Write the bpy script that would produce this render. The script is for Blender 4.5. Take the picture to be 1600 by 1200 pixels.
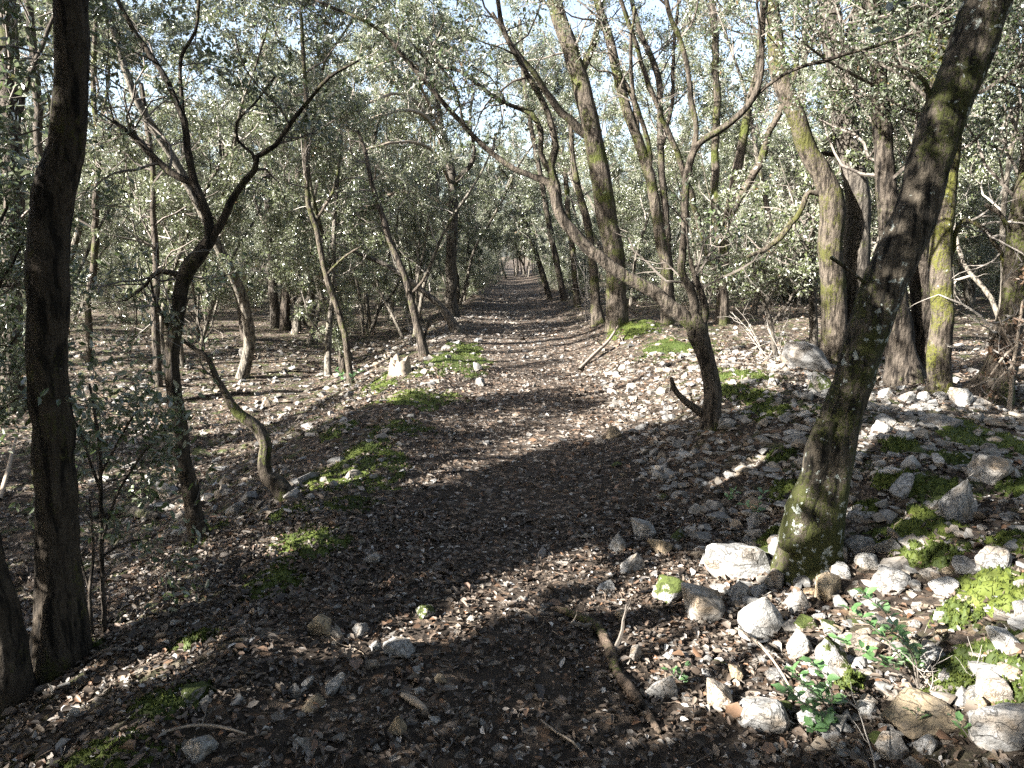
import bpy, bmesh, math, random
import numpy as np
from mathutils import Vector, Matrix, Euler

S = bpy.context.scene
for o in list(bpy.data.objects):
    bpy.data.objects.remove(o)
COL = S.collection

# ------------------------------------------------------------------ camera
CAM_H = 1.60
PITCH = math.radians(10.55)
FPX = 1111.0                                  # focal length in pixels of a 1600 px wide frame
cd = bpy.data.cameras.new('camera')
cd.sensor_width = 36.0
cd.lens = 36.0 * FPX / 1600.0
cd.clip_start = 0.05
cd.clip_end = 1500.0
cam = bpy.data.objects.new('camera', cd)
COL.objects.link(cam)
cam.location = (0, 0, CAM_H)
cam.rotation_euler = (math.pi / 2 - PITCH, 0, 0)
S.camera = cam

# ------------------------------------------------------------------ sky, sun, exposure
SUN_AZ = math.radians(63)                     # light travels towards +X by this angle from +Y
SUN_EL = math.radians(29)
world = bpy.data.worlds.new('World')
S.world = world
world.use_nodes = True
wn = world.node_tree
bg = wn.nodes['Background']
sky = wn.nodes.new('ShaderNodeTexSky')
sky.sky_type = 'NISHITA'
sky.sun_disc = False
sky.sun_elevation = SUN_EL
sky.sun_rotation = math.atan2(-math.sin(SUN_AZ), -math.cos(SUN_AZ))
sky.altitude = 300
sky.air_density = 1.0
sky.dust_density = 3.0
pale = wn.nodes.new('ShaderNodeHueSaturation')          # blue toned down and lifted a little
pale.inputs['Saturation'].default_value = 0.8
pale.inputs['Value'].default_value = 1.1
wn.links.new(sky.outputs[0], pale.inputs['Color'])
wn.links.new(pale.outputs[0], bg.inputs[0])
bg.inputs[1].default_value = 0.05
sd = bpy.data.lights.new('sun', 'SUN')
sd.energy = 5.0
sd.angle = math.radians(0.5)
sd.color = (1.0, 0.965, 0.905)
sun = bpy.data.objects.new('sun', sd)
COL.objects.link(sun)
L = np.array([math.sin(SUN_AZ) * math.cos(SUN_EL), math.cos(SUN_AZ) * math.cos(SUN_EL), -math.sin(SUN_EL)])
sun.rotation_euler = Vector(L).to_track_quat('-Z', 'Y').to_euler()
sun.location = (-20, -20, 25)
S.view_settings.view_transform = 'Standard'
S.view_settings.look = 'None'
S.view_settings.exposure = 3.05
S.view_settings.gamma = 1.0
S.view_settings.use_curve_mapping = False
S.render.engine = 'CYCLES'
S.cycles.use_denoising = False
S.cycles.max_bounces = 5
S.cycles.diffuse_bounces = 2
S.cycles.glossy_bounces = 2
S.cycles.transmission_bounces = 3
S.cycles.transparent_max_bounces = 4
S.cycles.caustics_reflective = False
S.cycles.caustics_refractive = False
S.cycles.sample_clamp_indirect = 4.0

# ------------------------------------------------------------------ numpy helpers
RNG = np.random.default_rng(11)
random.seed(5)

def _hash(ix, iy, iz, seed):
    with np.errstate(over='ignore'):
        h = (ix.astype(np.int64) * 374761393 + iy.astype(np.int64) * 668265263 + iz.astype(np.int64) * 2147483647 + seed * 974634721) & 0xffffffff
        h = ((h ^ (h >> 13)) * 1274126177) & 0xffffffff
        h = h ^ (h >> 16)
    return (h & 0xffff) / 65535.0

def vnoise(x, y, z=None, seed=0):
    """value noise in [-1, 1]"""
    x = np.asarray(x, float); y = np.asarray(y, float)
    z = np.zeros_like(x) if z is None else np.asarray(z, float)
    ix, iy, iz = np.floor(x), np.floor(y), np.floor(z)
    fx, fy, fz = x - ix, y - iy, z - iz
    fx = fx * fx * (3 - 2 * fx); fy = fy * fy * (3 - 2 * fy); fz = fz * fz * (3 - 2 * fz)
    r = 0
    for dx in (0, 1):
        for dy in (0, 1):
            for dz in (0, 1):
                w = (fx if dx else 1 - fx) * (fy if dy else 1 - fy) * (fz if dz else 1 - fz)
                r = r + w * _hash(ix + dx, iy + dy, iz + dz, seed)
    return r * 2 - 1

def fbm(x, y, z=None, seed=0, octs=3):
    r = 0; a = 1.0; t = 0
    for k in range(octs):
        f = 2.03 ** k
        r = r + a * vnoise(np.asarray(x) * f, np.asarray(y) * f, None if z is None else np.asarray(z) * f, seed + k)
        t += a; a *= 0.5
    return r / t

def sstep(a, b, x):
    t = np.clip((np.asarray(x, float) - a) / (b - a), 0, 1)
    return t * t * (3 - 2 * t)

def H(x, y):
    """height of the ground"""
    x = np.asarray(x, float); y = np.asarray(y, float)
    far = sstep(9, 22, y)
    left = -0.62 * sstep(-1.15, -3.4, x) * (1 - 0.35 * sstep(25, 60, y))
    left = left + 0.25 * sstep(-4.5, -12, x)
    berm = 0.075 * np.exp(-((x + 1.08) / 0.24) ** 2) * (0.6 + 0.4 * vnoise(x * 0.7, y * 1.3, seed=3))
    rise = (0.34 - 0.12 * far) * sstep(0.85, 2.5, x)
    ridge = 0.16 * np.exp(-((x - 2.3) / 0.8) ** 2) * np.exp(-((y - 4.2) / 2.2) ** 2)
    swale = -0.05 * np.exp(-((x - 0.1) / 0.6) ** 2)
    off = sstep(0.8, 1.6, np.abs(x - 0.1))
    bumps = fbm(x * 0.9, y * 0.9, seed=21) * (0.03 + 0.085 * off) + fbm(x * 4, y * 4, seed=31) * (0.012 + 0.02 * off)
    roll = 0.35 * vnoise(x * 0.06, y * 0.06, seed=8) * sstep(6, 18, np.abs(x)) + 0.3 * sstep(35, 70, y)
    return left + berm + rise + ridge + swale + bumps + roll

CP, SP = math.cos(PITCH), math.sin(PITCH)
def ray(u, v):
    a = (u - 800.0) / FPX; b = -(v - 600.0) / FPX
    return np.array([a, CP + b * SP, -SP + b * CP])

_T = 1.0 + 0.02 * np.cumsum(1.0 + 0.0105 * np.arange(560) ** 1.12)
def ground(u, v):
    """where the sight line through a photograph pixel meets the ground"""
    d = ray(u, v)
    Q = np.array([0, 0, CAM_H]) + d * _T[:, None]
    g = Q[:, 2] - H(Q[:, 0], Q[:, 1])
    k = int(np.argmax(g <= 0))
    if g[k] > 0: t = 60.0
    elif k == 0: t = _T[0]
    else: t = _T[k - 1] + (_T[k] - _T[k - 1]) * g[k - 1] / (g[k - 1] - g[k])
    p = np.array([0, 0, CAM_H]) + d * t
    return np.array([p[0], p[1], float(H(p[0], p[1]))])

def at(u, v, Y):
    d = ray(u, v); t = Y / d[1]
    return np.array([0, 0, CAM_H]) + d * t

def dep(p):
    return p[1] * CP - (p[2] - CAM_H) * SP

def project(P):
    P = np.asarray(P, float)
    x = P[..., 0]; y = P[..., 1]; z = P[..., 2] - CAM_H
    depth = y * CP - z * SP
    up = y * SP + z * CP
    depth = np.where(np.abs(depth) < 1e-6, 1e-6, depth)
    return 800 + FPX * x / depth, 600 - FPX * up / depth, depth

# ------------------------------------------------------------------ mesh helpers
def make_mesh(name, V, F, smooth=False, mat=None):
    V = np.ascontiguousarray(V, np.float32); F = np.ascontiguousarray(F, np.int32)
    me = bpy.data.meshes.new(name)
    me.vertices.add(len(V)); me.vertices.foreach_set('co', V.ravel())
    k = F.shape[1]
    me.loops.add(F.size); me.loops.foreach_set('vertex_index', F.ravel())
    me.polygons.add(len(F))
    me.polygons.foreach_set('loop_start', np.arange(0, F.size, k, dtype=np.int32))
    me.polygons.foreach_set('loop_total', np.full(len(F), k, np.int32))
    me.polygons.foreach_set('use_smooth', np.full(len(F), smooth, bool))
    me.update(calc_edges=True)
    if mat: me.materials.append(mat)
    return me

def link(name, data, parent=None, loc=(0, 0, 0), rot=(0, 0, 0), scale=(1, 1, 1)):
    o = bpy.data.objects.new(name, data)
    COL.objects.link(o)
    if parent: o.parent = parent
    o.location = loc; o.rotation_euler = rot; o.scale = scale
    return o

def tag(o, label=None, cat=None, group=None, kind=None):
    if label: o['label'] = label
    if cat: o['category'] = cat
    if group: o['group'] = group
    if kind: o['kind'] = kind
    return o

def thing(name, label, cat, loc, rotz=0, group=None):
    o = link(name, None, loc=tuple(loc), rot=(0, 0, rotz))
    o.empty_display_size = 0.1
    return tag(o, label, cat, group)

def copy_tree(o, parent=None):
    c = o.copy(); COL.objects.link(c); c.parent = parent
    for ch in o.children: copy_tree(ch, c)
    return c

def resample(pts, rad, step):
    """Catmull-Rom through the points"""
    P = np.asarray(pts, float); R = np.asarray(rad, float)
    n = len(P)
    Pe = np.vstack([2 * P[0] - P[1], P, 2 * P[-1] - P[-2]])
    outP, outR = [], []
    for i in range(n - 1):
        p0, p1, p2, p3 = Pe[i], Pe[i + 1], Pe[i + 2], Pe[i + 3]
        m = max(1, int(np.linalg.norm(p2 - p1) / step))
        t = np.linspace(0, 1, m, endpoint=False)[:, None]
        outP.append(0.5 * ((2 * p1) + (-p0 + p2) * t + (2 * p0 - 5 * p1 + 4 * p2 - p3) * t ** 2 + (-p0 + 3 * p1 - 3 * p2 + p3) * t ** 3))
        outR.append(R[i] + (R[i + 1] - R[i]) * (t[:, 0] * t[:, 0] * (3 - 2 * t[:, 0])))
    outP.append(P[-1:]); outR.append(R[-1:])
    return np.vstack(outP), np.concatenate(outR)

def tube(pts, rad, n=6, rough=0.0, flare=0.0, seed=0, close=True):
    """skin of a limb: verts, quads"""
    P = np.asarray(pts, float); R = np.asarray(rad, float); m = len(P)
    T = np.gradient(P, axis=0); T /= (np.linalg.norm(T, axis=1, keepdims=True) + 1e-9)
    ref = np.array([1.0, 0, 0]) if abs(T[0][0]) < 0.8 else np.array([0, 1.0, 0])
    N = np.zeros_like(P)
    v = ref - T[0] * ref.dot(T[0]); v /= np.linalg.norm(v); N[0] = v
    for i in range(1, m):
        v = N[i - 1] - T[i] * N[i - 1].dot(T[i]); v /= (np.linalg.norm(v) + 1e-9); N[i] = v
    B = np.cross(T, N)
    a = np.linspace(0, 2 * math.pi, n, endpoint=False)
    ca, sa = np.cos(a), np.sin(a)
    D = N[:, None, :] * ca[None, :, None] + B[:, None, :] * sa[None, :, None]
    rr = np.repeat(R[:, None], n, 1)
    s = np.concatenate([[0], np.cumsum(np.linalg.norm(np.diff(P, axis=0), axis=1))])
    if flare:
        lobes = 0.65 + 0.35 * np.cos(a * 3 + seed) + 0.25 * np.cos(a * 5 + 2.1 * seed)
        rr = rr * (1 + flare * np.exp(-s / (R[0] * 1.3))[:, None] * lobes[None, :])
    if rough:
        q = P[:, None, :] + D * R[:, None, None]
        k = 1.0 / max(R.mean(), 0.01)
        lump = fbm(q[..., 0] * k * .9, q[..., 1] * k * .9, q[..., 2] * k * 0.5, seed=seed, octs=2)
        fine = vnoise(q[..., 0] * 60, q[..., 1] * 60, q[..., 2] * 22, seed=seed + 7) * 0.004 + vnoise(q[..., 0] * 120, q[..., 1] * 120, q[..., 2] * 60, seed=seed + 9) * 0.002
        rr = rr * (1 + rough * lump) + np.minimum(fine, 0.006) * min(1.0, R.mean() / 0.05)
    V = (P[:, None, :] + D * rr[..., None]).reshape(-1, 3)
    i = np.arange(m - 1)[:, None] * n; j = np.arange(n)[None, :]; j2 = (j + 1) % n
    F = np.stack([i + j, i + j2, i + n + j2, i + n + j], -1).reshape(-1, 4)
    if close and n >= 4:                       # a blunt tip so that no limb shows an open end
        base = len(V)
        V = np.vstack([V, V[-n:] * 0.15 + (P[-1] + T[-1] * R[-1] * 0.6) * 0.85])
        jj = np.arange(n)
        F = np.vstack([F, np.stack([base - n + jj, base - n + (jj + 1) % n, base + (jj + 1) % n, base + jj], -1)])
    return V, F

def join(parts):
    Vs, Fs, k = [], [], 0
    for V, F in parts:
        Vs.append(V); Fs.append(F + k); k += len(V)
    return np.vstack(Vs), np.vstack(Fs)

def unit(v):
    return v / (np.linalg.norm(v, axis=-1, keepdims=True) + 1e-9)

def leaf_cloud(P, A, size, rng, up=0.7, detail=False, width=0.5, curl=0.12):
    """one leaf at every point P, growing along A"""
    n = len(P)
    A = unit(A)
    nrm = rng.normal(size=(n, 3)); nrm[:, 2] = nrm[:, 2] * 0.7 + up
    nrm = unit(nrm - A * (nrm * A).sum(1, keepdims=True))
    B = np.cross(A, nrm)
    s = size * rng.uniform(0.65, 1.25, n)[:, None]
    w = s * width * rng.uniform(0.8, 1.15, (n, 1))
    c = s * curl * rng.normal(0.6, 0.6, (n, 1))
    if detail:
        base = P
        r1 = P + A * s * 0.3 + B * w * 0.5 + nrm * c * .8
        r2 = P + A * s * 0.7 + B * w * 0.42 + nrm * c * .6
        tip = P + A * s - nrm * c * 0.6
        l2 = P + A * s * 0.7 - B * w * 0.42 + nrm * c * .6
        l1 = P + A * s * 0.3 - B * w * 0.5 + nrm * c * .8
        V = np.stack([base, r1, r2, tip, l2, l1], 1).reshape(-1, 3)
        k = np.arange(n)[:, None] * 6
        F = np.concatenate([k + np.array([[0, 1, 2, 3]]), k + np.array([[0, 3, 4, 5]])], 0)
        return V, F
    base = P; r = P + A * s * 0.45 + B * w * 0.5 + nrm * c; tip = P + A * s; l = P + A * s * 0.45 - B * w * 0.5 + nrm * c
    V = np.stack([base, r, tip, l], 1).reshape(-1, 3)
    k = np.arange(n)[:, None] * 4
    F = np.concatenate([k + np.array([[0, 1, 2]]), k + np.array([[0, 2, 3]])], 0)
    return V, F

# ------------------------------------------------------------------ materials
def new_mat(name):
    m = bpy.data.materials.new(name); m.use_nodes = True
    nt = m.node_tree
    return m, nt, nt.nodes['Principled BSDF'], nt.nodes['Material Output']

def N(nt, kind, **kw):
    n = nt.nodes.new(kind)
    for k, v in kw.items():
        if k.startswith('i_'):
            n.inputs[k[2:].replace('_', ' ')].default_value = v
        else: setattr(n, k, v)
    return n

def ramp(nt, stops, src):
    r = nt.nodes.new('ShaderNodeValToRGB')
    e = r.color_ramp.elements
    while len(e) < len(stops): e.new(0.5)
    for k, (p, c) in enumerate(stops):
        e[k].position = p; e[k].color = (*c, 1) if len(c) == 3 else c
    nt.links.new(src, r.inputs[0])
    return r.outputs[0]

def mix(nt, fac, a, b):
    m = nt.nodes.new('ShaderNodeMix'); m.data_type = 'RGBA'
    for s, v in ((0, fac), (6, a), (7, b)):
        if isinstance(v, bpy.types.NodeSocket): nt.links.new(v, m.inputs[s])
        elif s == 0: m.inputs[0].default_value = v
        else: m.inputs[s].default_value = (*v, 1)
    return m.outputs[2]

def math_n(nt, op, a, b=None, clamp=False):
    m = nt.nodes.new('ShaderNodeMath'); m.operation = op; m.use_clamp = clamp
    for s, v in ((0, a), (1, b)):
        if v is None: continue
        if isinstance(v, bpy.types.NodeSocket): nt.links.new(v, m.inputs[s])
        else: m.inputs[s].default_value = v
    return m.outputs[0]

def noise(nt, vec, scale, detail=4, rough=0.6):
    n = nt.nodes.new('ShaderNodeTexNoise')
    n.inputs['Scale'].default_value = scale; n.inputs['Detail'].default_value = detail; n.inputs['Roughness'].default_value = rough
    if vec is not None: nt.links.new(vec, n.inputs['Vector'])
    return n.outputs[0]

def mapping(nt, vec, scale=(1, 1, 1)):
    m = nt.nodes.new('ShaderNodeMapping'); m.inputs['Scale'].default_value = scale
    nt.links.new(vec, m.inputs[0]); return m.outputs[0]

def bark_mat(name, dark=(0.028, 0.022, 0.016), light=(0.10, 0.082, 0.064), moss=0.45, lichen=0.3, moss_col=(0.046, 0.052, 0.014), mscale=2.6, crust=None):
    m, nt, b, out = new_mat(name)
    co = N(nt, 'ShaderNodeTexCoord').outputs['Object']
    oi = N(nt, 'ShaderNodeObjectInfo')
    stretched = mapping(nt, co, (1, 1, 0.28))
    n1 = noise(nt, stretched, 46, 5, 0.65)
    n2 = noise(nt, stretched, 9, 4, 0.6)
    col = ramp(nt, [(0.36, dark), (0.64, light)], n1)
    furrow = ramp(nt, [(0.40, (0, 0, 0)), (0.52, (1, 1, 1))], noise(nt, mapping(nt, co, (1, 1, 0.16)), 30, 4, 0.6))
    col = mix(nt, math_n(nt, 'MULTIPLY', n2, 0.6), col, tuple(c * 1.35 for c in light))
    col = mix(nt, furrow, tuple(c * .6 for c in dark), col)
    vor = N(nt, 'ShaderNodeTexVoronoi'); vor.inputs['Scale'].default_value = 30; vor.distance = 'CHEBYCHEV'
    nt.links.new(mapping(nt, co, (1, 1, 0.45)), vor.inputs['Vector'])
    # moss, in ragged sheets and crumbs
    mn = noise(nt, co, mscale, 3, 0.6); mf = noise(nt, co, 75, 4, 0.7)
    k = math_n(nt, 'ADD', mn, math_n(nt, 'ADD', math_n(nt, 'MULTIPLY', math_n(nt, 'SUBTRACT', mf, 0.5), 0.6), math_n(nt, 'MULTIPLY', math_n(nt, 'SUBTRACT', n1, 0.5), 0.45)))
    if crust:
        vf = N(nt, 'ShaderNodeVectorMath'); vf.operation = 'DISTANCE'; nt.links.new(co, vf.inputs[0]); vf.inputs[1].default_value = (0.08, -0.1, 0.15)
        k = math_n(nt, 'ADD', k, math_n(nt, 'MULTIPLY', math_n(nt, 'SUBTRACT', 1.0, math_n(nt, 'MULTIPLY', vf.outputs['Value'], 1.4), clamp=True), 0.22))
    t = 0.78 - 0.5 * moss
    mask = ramp(nt, [(max(0, t - 0.03), (0, 0, 0)), (min(1, t + 0.06), (1, 1, 1))], k)
    mc = mix(nt, mf, tuple(c * 0.45 for c in moss_col), tuple(c * 1.7 for c in moss_col))
    col = mix(nt, mask, col, mc)
    if lichen > 0:                             # pale lichen crusts
        ln = noise(nt, co, 24, 4, 0.62); lb = noise(nt, co, 2.2, 2, 0.5)
        lk = math_n(nt, 'ADD', ln, math_n(nt, 'MULTIPLY', lb, 0.35))
        if crust:                              # pale lichen and painted sun glare over one side of the foot
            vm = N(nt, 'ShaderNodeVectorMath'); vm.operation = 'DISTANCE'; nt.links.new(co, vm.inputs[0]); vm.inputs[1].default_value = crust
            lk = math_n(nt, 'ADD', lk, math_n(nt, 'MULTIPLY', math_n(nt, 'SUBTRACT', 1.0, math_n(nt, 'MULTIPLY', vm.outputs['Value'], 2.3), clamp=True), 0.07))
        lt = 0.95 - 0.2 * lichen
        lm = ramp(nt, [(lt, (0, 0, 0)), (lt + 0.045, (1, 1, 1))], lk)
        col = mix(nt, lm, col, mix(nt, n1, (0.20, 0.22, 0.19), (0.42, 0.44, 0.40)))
    nt.links.new(col, b.inputs['Base Color'])
    b.inputs['Roughness'].default_value = 0.9
    b.inputs['Specular IOR Level'].default_value = 0.2
    bump = N(nt, 'ShaderNodeBump'); bump.inputs['Strength'].default_value = 1.0; bump.inputs['Distance'].default_value = 0.03
    h = math_n(nt, 'ADD', math_n(nt, 'ADD', n1, math_n(nt, 'MULTIPLY', vor.outputs[0], 0.5)), math_n(nt, 'MULTIPLY', mf, 0.5))
    nt.links.new(h, bump.inputs['Height']); nt.links.new(bump.outputs[0], b.inputs['Normal'])
    return m

def leaf_mat(name, top1, top2, under, dead=0.02, gloss=0.38, trans=0.22):
    m, nt, b, out = new_mat(name)
    geo = N(nt, 'ShaderNodeNewGeometry'); oi = N(nt, 'ShaderNodeObjectInfo')
    r = geo.outputs['Random Per Island']
    col = mix(nt, r, top1, top2)
    col = mix(nt, math_n(nt, 'MULTIPLY', oi.outputs['Random'], 0.5), col, tuple((a + c) * 0.62 for a, c in zip(top1, top2)))
    rr = math_n(nt, 'FRACT', math_n(nt, 'MULTIPLY', r, 37.3))
    deadm = math_n(nt, 'LESS_THAN', rr, dead)
    col = mix(nt, deadm, col, (0.12, 0.075, 0.035))
    col = mix(nt, geo.outputs['Backfacing'], col, under)
    nt.links.new(col, b.inputs['Base Color'])
    b.inputs['Roughness'].default_value = gloss
    b.inputs['Specular IOR Level'].default_value = 0.85
    tr = N(nt, 'ShaderNodeBsdfTranslucent')
    tcol = mix(nt, 0.5, col, tuple(min(1, c * 2.2) for c in top2))
    nt.links.new(tcol, tr.inputs[0])
    ms = N(nt, 'ShaderNodeMixShader'); ms.inputs[0].default_value = trans
    nt.links.new(b.outputs[0], ms.inputs[1]); nt.links.new(tr.outputs[0], ms.inputs[2])
    nt.links.new(ms.outputs[0], out.inputs[0])
    return m

def rock_mat(name, island=False, moss=0.0, c1=(0.20, 0.185, 0.165), c2=(0.46, 0.44, 0.41)):
    m, nt, b, out = new_mat(name)
    co = N(nt, 'ShaderNodeTexCoord').outputs['Object']
    geo = N(nt, 'ShaderNodeNewGeometry'); oi = N(nt, 'ShaderNodeObjectInfo')
    rnd = geo.outputs['Random Per Island'] if island else oi.outputs['Random']
    if island: co = geo.outputs['Position']
    off = N(nt, 'ShaderNodeVectorMath'); off.operation = 'ADD'
    cmb = N(nt, 'ShaderNodeCombineXYZ'); nt.links.new(math_n(nt, 'MULTIPLY', rnd, 37.0), cmb.inputs[0])
    nt.links.new(co, off.inputs[0]); nt.links.new(cmb.outputs[0], off.inputs[1])
    p = off.outputs[0]
    k = 8.0 if island else 2.2
    n1 = noise(nt, p, k, 6, 0.65); n2 = noise(nt, p, k * 4, 3, 0.6); n3 = noise(nt, p, k * 0.6, 2, 0.5)
    col = ramp(nt, [(0.3, c1), (0.62, c2), (0.8, tuple(min(.62, c * 1.25) for c in c2))], n1)
    col = mix(nt, ramp(nt, [(0.5, (0, 0, 0)), (0.72, (0.75, 0.75, 0.75))], n3), col, (0.27, 0.21, 0.145))   # ochre stain
    wv = N(nt, 'ShaderNodeTexVoronoi'); wv.feature = 'DISTANCE_TO_EDGE'; wv.inputs['Scale'].default_value = k * .75
    wp = N(nt, 'ShaderNodeVectorMath'); wp.operation = 'ADD'; nt.links.new(p, wp.inputs[0])
    wc = N(nt, 'ShaderNodeCombineXYZ'); nt.links.new(math_n(nt, 'MULTIPLY', n1, 1.6 / k * 2), wc.inputs[0]); nt.links.new(math_n(nt, 'MULTIPLY', n3, 2.4 / k * 2), wc.inputs[2])
    nt.links.new(wc.outputs[0], wp.inputs[1]); nt.links.new(wp.outputs[0], wv.inputs['Vector'])
    crack = ramp(nt, [(0.0, (1, 1, 1)), (0.045, (0, 0, 0))], wv.outputs['Distance'])
    col = mix(nt, math_n(nt, 'MULTIPLY', crack, 0.55), col, (0.06, 0.055, 0.048))
    grime = noise(nt, p, k * 1.5, 3, 0.55)
    col = mix(nt, math_n(nt, 'MULTIPLY', ramp(nt, [(0.48, (0, 0, 0)), (0.66, (1, 1, 1))], grime), 0.55), col, (0.10, 0.095, 0.085))
    tint = ramp(nt, [(0.0, (0.62, 0.61, 0.60)), (0.35, (0.9, 0.89, 0.88)), (0.7, (1.05, 1.02, 0.98)), (0.88, (0.85, 0.72, 0.58)), (1.0, (1.1, 1.08, 1.05))], rnd)
    mm = N(nt, 'ShaderNodeMix'); mm.data_type = 'RGBA'; mm.blend_type = 'MULTIPLY'; mm.inputs[0].default_value = 1.0
    nt.links.new(col, mm.inputs[6]); nt.links.new(tint, mm.inputs[7]); col = mm.outputs[2]
    if moss > 0:
        sx = N(nt, 'ShaderNodeSeparateXYZ'); nt.links.new(geo.outputs['Normal'], sx.inputs[0])
        kk = math_n(nt, 'ADD', math_n(nt, 'MULTIPLY', sx.outputs[2], 0.35), noise(nt, p, 2.6, 4, 0.7))
        kk = math_n(nt, 'ADD', kk, math_n(nt, 'MULTIPLY', rnd, 0.10))
        mask = ramp(nt, [(1.02 - 0.4 * moss, (0, 0, 0)), (1.09 - 0.4 * moss, (1, 1, 1))], kk)
        col = mix(nt, mask, col, mix(nt, n2, (0.02, 0.028, 0.006), (0.06, 0.075, 0.015)))
    nt.links.new(col, b.inputs['Base Color'])
    b.inputs['Roughness'].default_value = 0.88; b.inputs['Specular IOR Level'].default_value = 0.25
    bump = N(nt, 'ShaderNodeBump'); bump.inputs['Strength'].default_value = 0.85; bump.inputs['Distance'].default_value = 0.012 if not island else 0.006
    nt.links.new(math_n(nt, 'SUBTRACT', math_n(nt, 'ADD', n1, math_n(nt, 'MULTIPLY', n2, 0.4)), math_n(nt, 'MULTIPLY', crack, 0.4)), bump.inputs['Height'])
    nt.links.new(bump.outputs[0], b.inputs['Normal'])
    return m

def litter_mat(name):
    m, nt, b, out = new_mat(name)
    geo = N(nt, 'ShaderNodeNewGeometry')
    r = geo.outputs['Random Per Island']
    col = ramp(nt, [(0.0, (0.016, 0.012, 0.009)), (0.3, (0.044, 0.032, 0.023)), (0.52, (0.080, 0.059, 0.043)), (0.66, (0.12, 0.095, 0.073)),
                    (0.76, (0.12, 0.064, 0.034)), (0.84, (0.066, 0.047, 0.034)), (0.95, (0.21, 0.185, 0.16)), (1.0, (0.40, 0.38, 0.355))], r)
    pale = mix(nt, 0.5, col, (0.20, 0.17, 0.14))
    col = mix(nt, math_n(nt, 'MULTIPLY', geo.outputs['Backfacing'], 0.7), col, pale)
    nt.links.new(col, b.inputs['Base Color'])
    b.inputs['Roughness'].default_value = 0.55; b.inputs['Specular IOR Level'].default_value = 0.4
    return m

def ground_mat():
    m, nt, b, out = new_mat('leaf_mould')
    co = N(nt, 'ShaderNodeNewGeometry').outputs['Position']
    n0 = noise(nt, co, 0.9, 4, 0.6); n1 = noise(nt, co, 24, 6, 0.75); n2 = noise(nt, co, 5, 4, 0.6)
    vor = N(nt, 'ShaderNodeTexVoronoi'); vor.inputs['Scale'].default_value = 26; nt.links.new(co, vor.inputs['Vector'])
    vcol = N(nt, 'ShaderNodeSeparateColor'); nt.links.new(vor.outputs['Color'], vcol.inputs[0])
    col = ramp(nt, [(0.3, (0.014, 0.010, 0.0075)), (0.55, (0.040, 0.030, 0.022)), (0.75, (0.10, 0.078, 0.06))], n1)
    fleck = ramp(nt, [(0.70, (0, 0, 0)), (0.74, (0.8, 0.8, 0.8))], vcol.outputs[0])
    col = mix(nt, fleck, col, ramp(nt, [(0, (0.12, 0.07, 0.04)), (0.6, (0.20, 0.15, 0.11)), (1, (0.36, 0.33, 0.29))], vcol.outputs[1]))
    col = mix(nt, math_n(nt, 'MULTIPLY', n0, 0.5), col, (0.05, 0.039, 0.03))
    # thin moss film in places away from the trodden path
    sx = N(nt, 'ShaderNodeSeparateXYZ'); nt.links.new(co, sx.inputs[0])
    away = ramp(nt, [(0.1, (0, 0, 0)), (0.2, (1, 1, 1))], math_n(nt, 'MULTIPLY', math_n(nt, 'ABSOLUTE', math_n(nt, 'SUBTRACT', sx.outputs[0], 0.1)), 0.1))
    mm = math_n(nt, 'MULTIPLY', ramp(nt, [(0.52, (0, 0, 0)), (0.62, (0.8, 0.8, 0.8))], math_n(nt, 'ADD', n2, math_n(nt, 'MULTIPLY', math_n(nt, 'SUBTRACT', n1, .5), .25))), away)
    col = mix(nt, mm, col, (0.038, 0.05, 0.012))
    nt.links.new(col, b.inputs['Base Color'])
    b.inputs['Roughness'].default_value = 0.9; b.inputs['Specular IOR Level'].default_value = 0.2
    bump = N(nt, 'ShaderNodeBump'); bump.inputs['Strength'].default_value = 1.0; bump.inputs['Distance'].default_value = 0.03
    nt.links.new(math_n(nt, 'ADD', n1, math_n(nt, 'MULTIPLY', vor.outputs['Distance'], 0.8)), bump.inputs['Height'])
    nt.links.new(bump.outputs[0], b.inputs['Normal'])
    return m

def plain_mat(name, c1, c2, rough=0.8, scale=20):
    m, nt, b, out = new_mat(name)
    co = N(nt, 'ShaderNodeTexCoord').outputs['Object']; geo = N(nt, 'ShaderNodeNewGeometry')
    n = noise(nt, co, scale, 4, 0.65)
    f = math_n(nt, 'ADD', math_n(nt, 'MULTIPLY', n, 0.6), math_n(nt, 'MULTIPLY', geo.outputs['Random Per Island'], 0.5), clamp=True)
    nt.links.new(mix(nt, f, c1, c2), b.inputs['Base Color'])
    b.inputs['Roughness'].default_value = rough; b.inputs['Specular IOR Level'].default_value = 0.25
    bump = N(nt, 'ShaderNodeBump'); bump.inputs['Strength'].default_value = 0.5; bump.inputs['Distance'].default_value = 0.01
    nt.links.new(n, bump.inputs['Height']); nt.links.new(bump.outputs[0], b.inputs['Normal'])
    return m

def moss_mat():
    m, nt, b, out = new_mat('moss')
    co = N(nt, 'ShaderNodeNewGeometry'); r = co.outputs['Random Per Island']
    n = noise(nt, co.outputs['Position'], 9, 4, 0.6)
    col = ramp(nt, [(0.0, (0.012, 0.019, 0.004)), (0.45, (0.034, 0.048, 0.009)), (0.8, (0.062, 0.076, 0.013)), (1.0, (0.09, 0.08, 0.03))], math_n(nt, 'ADD', math_n(nt, 'MULTIPLY', r, 0.55), math_n(nt, 'MULTIPLY', n, 0.5)))
    nt.links.new(col, b.inputs['Base Color'])
    b.inputs['Roughness'].default_value = 0.7; b.inputs['Specular IOR Level'].default_value = 0.2
    return m

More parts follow.
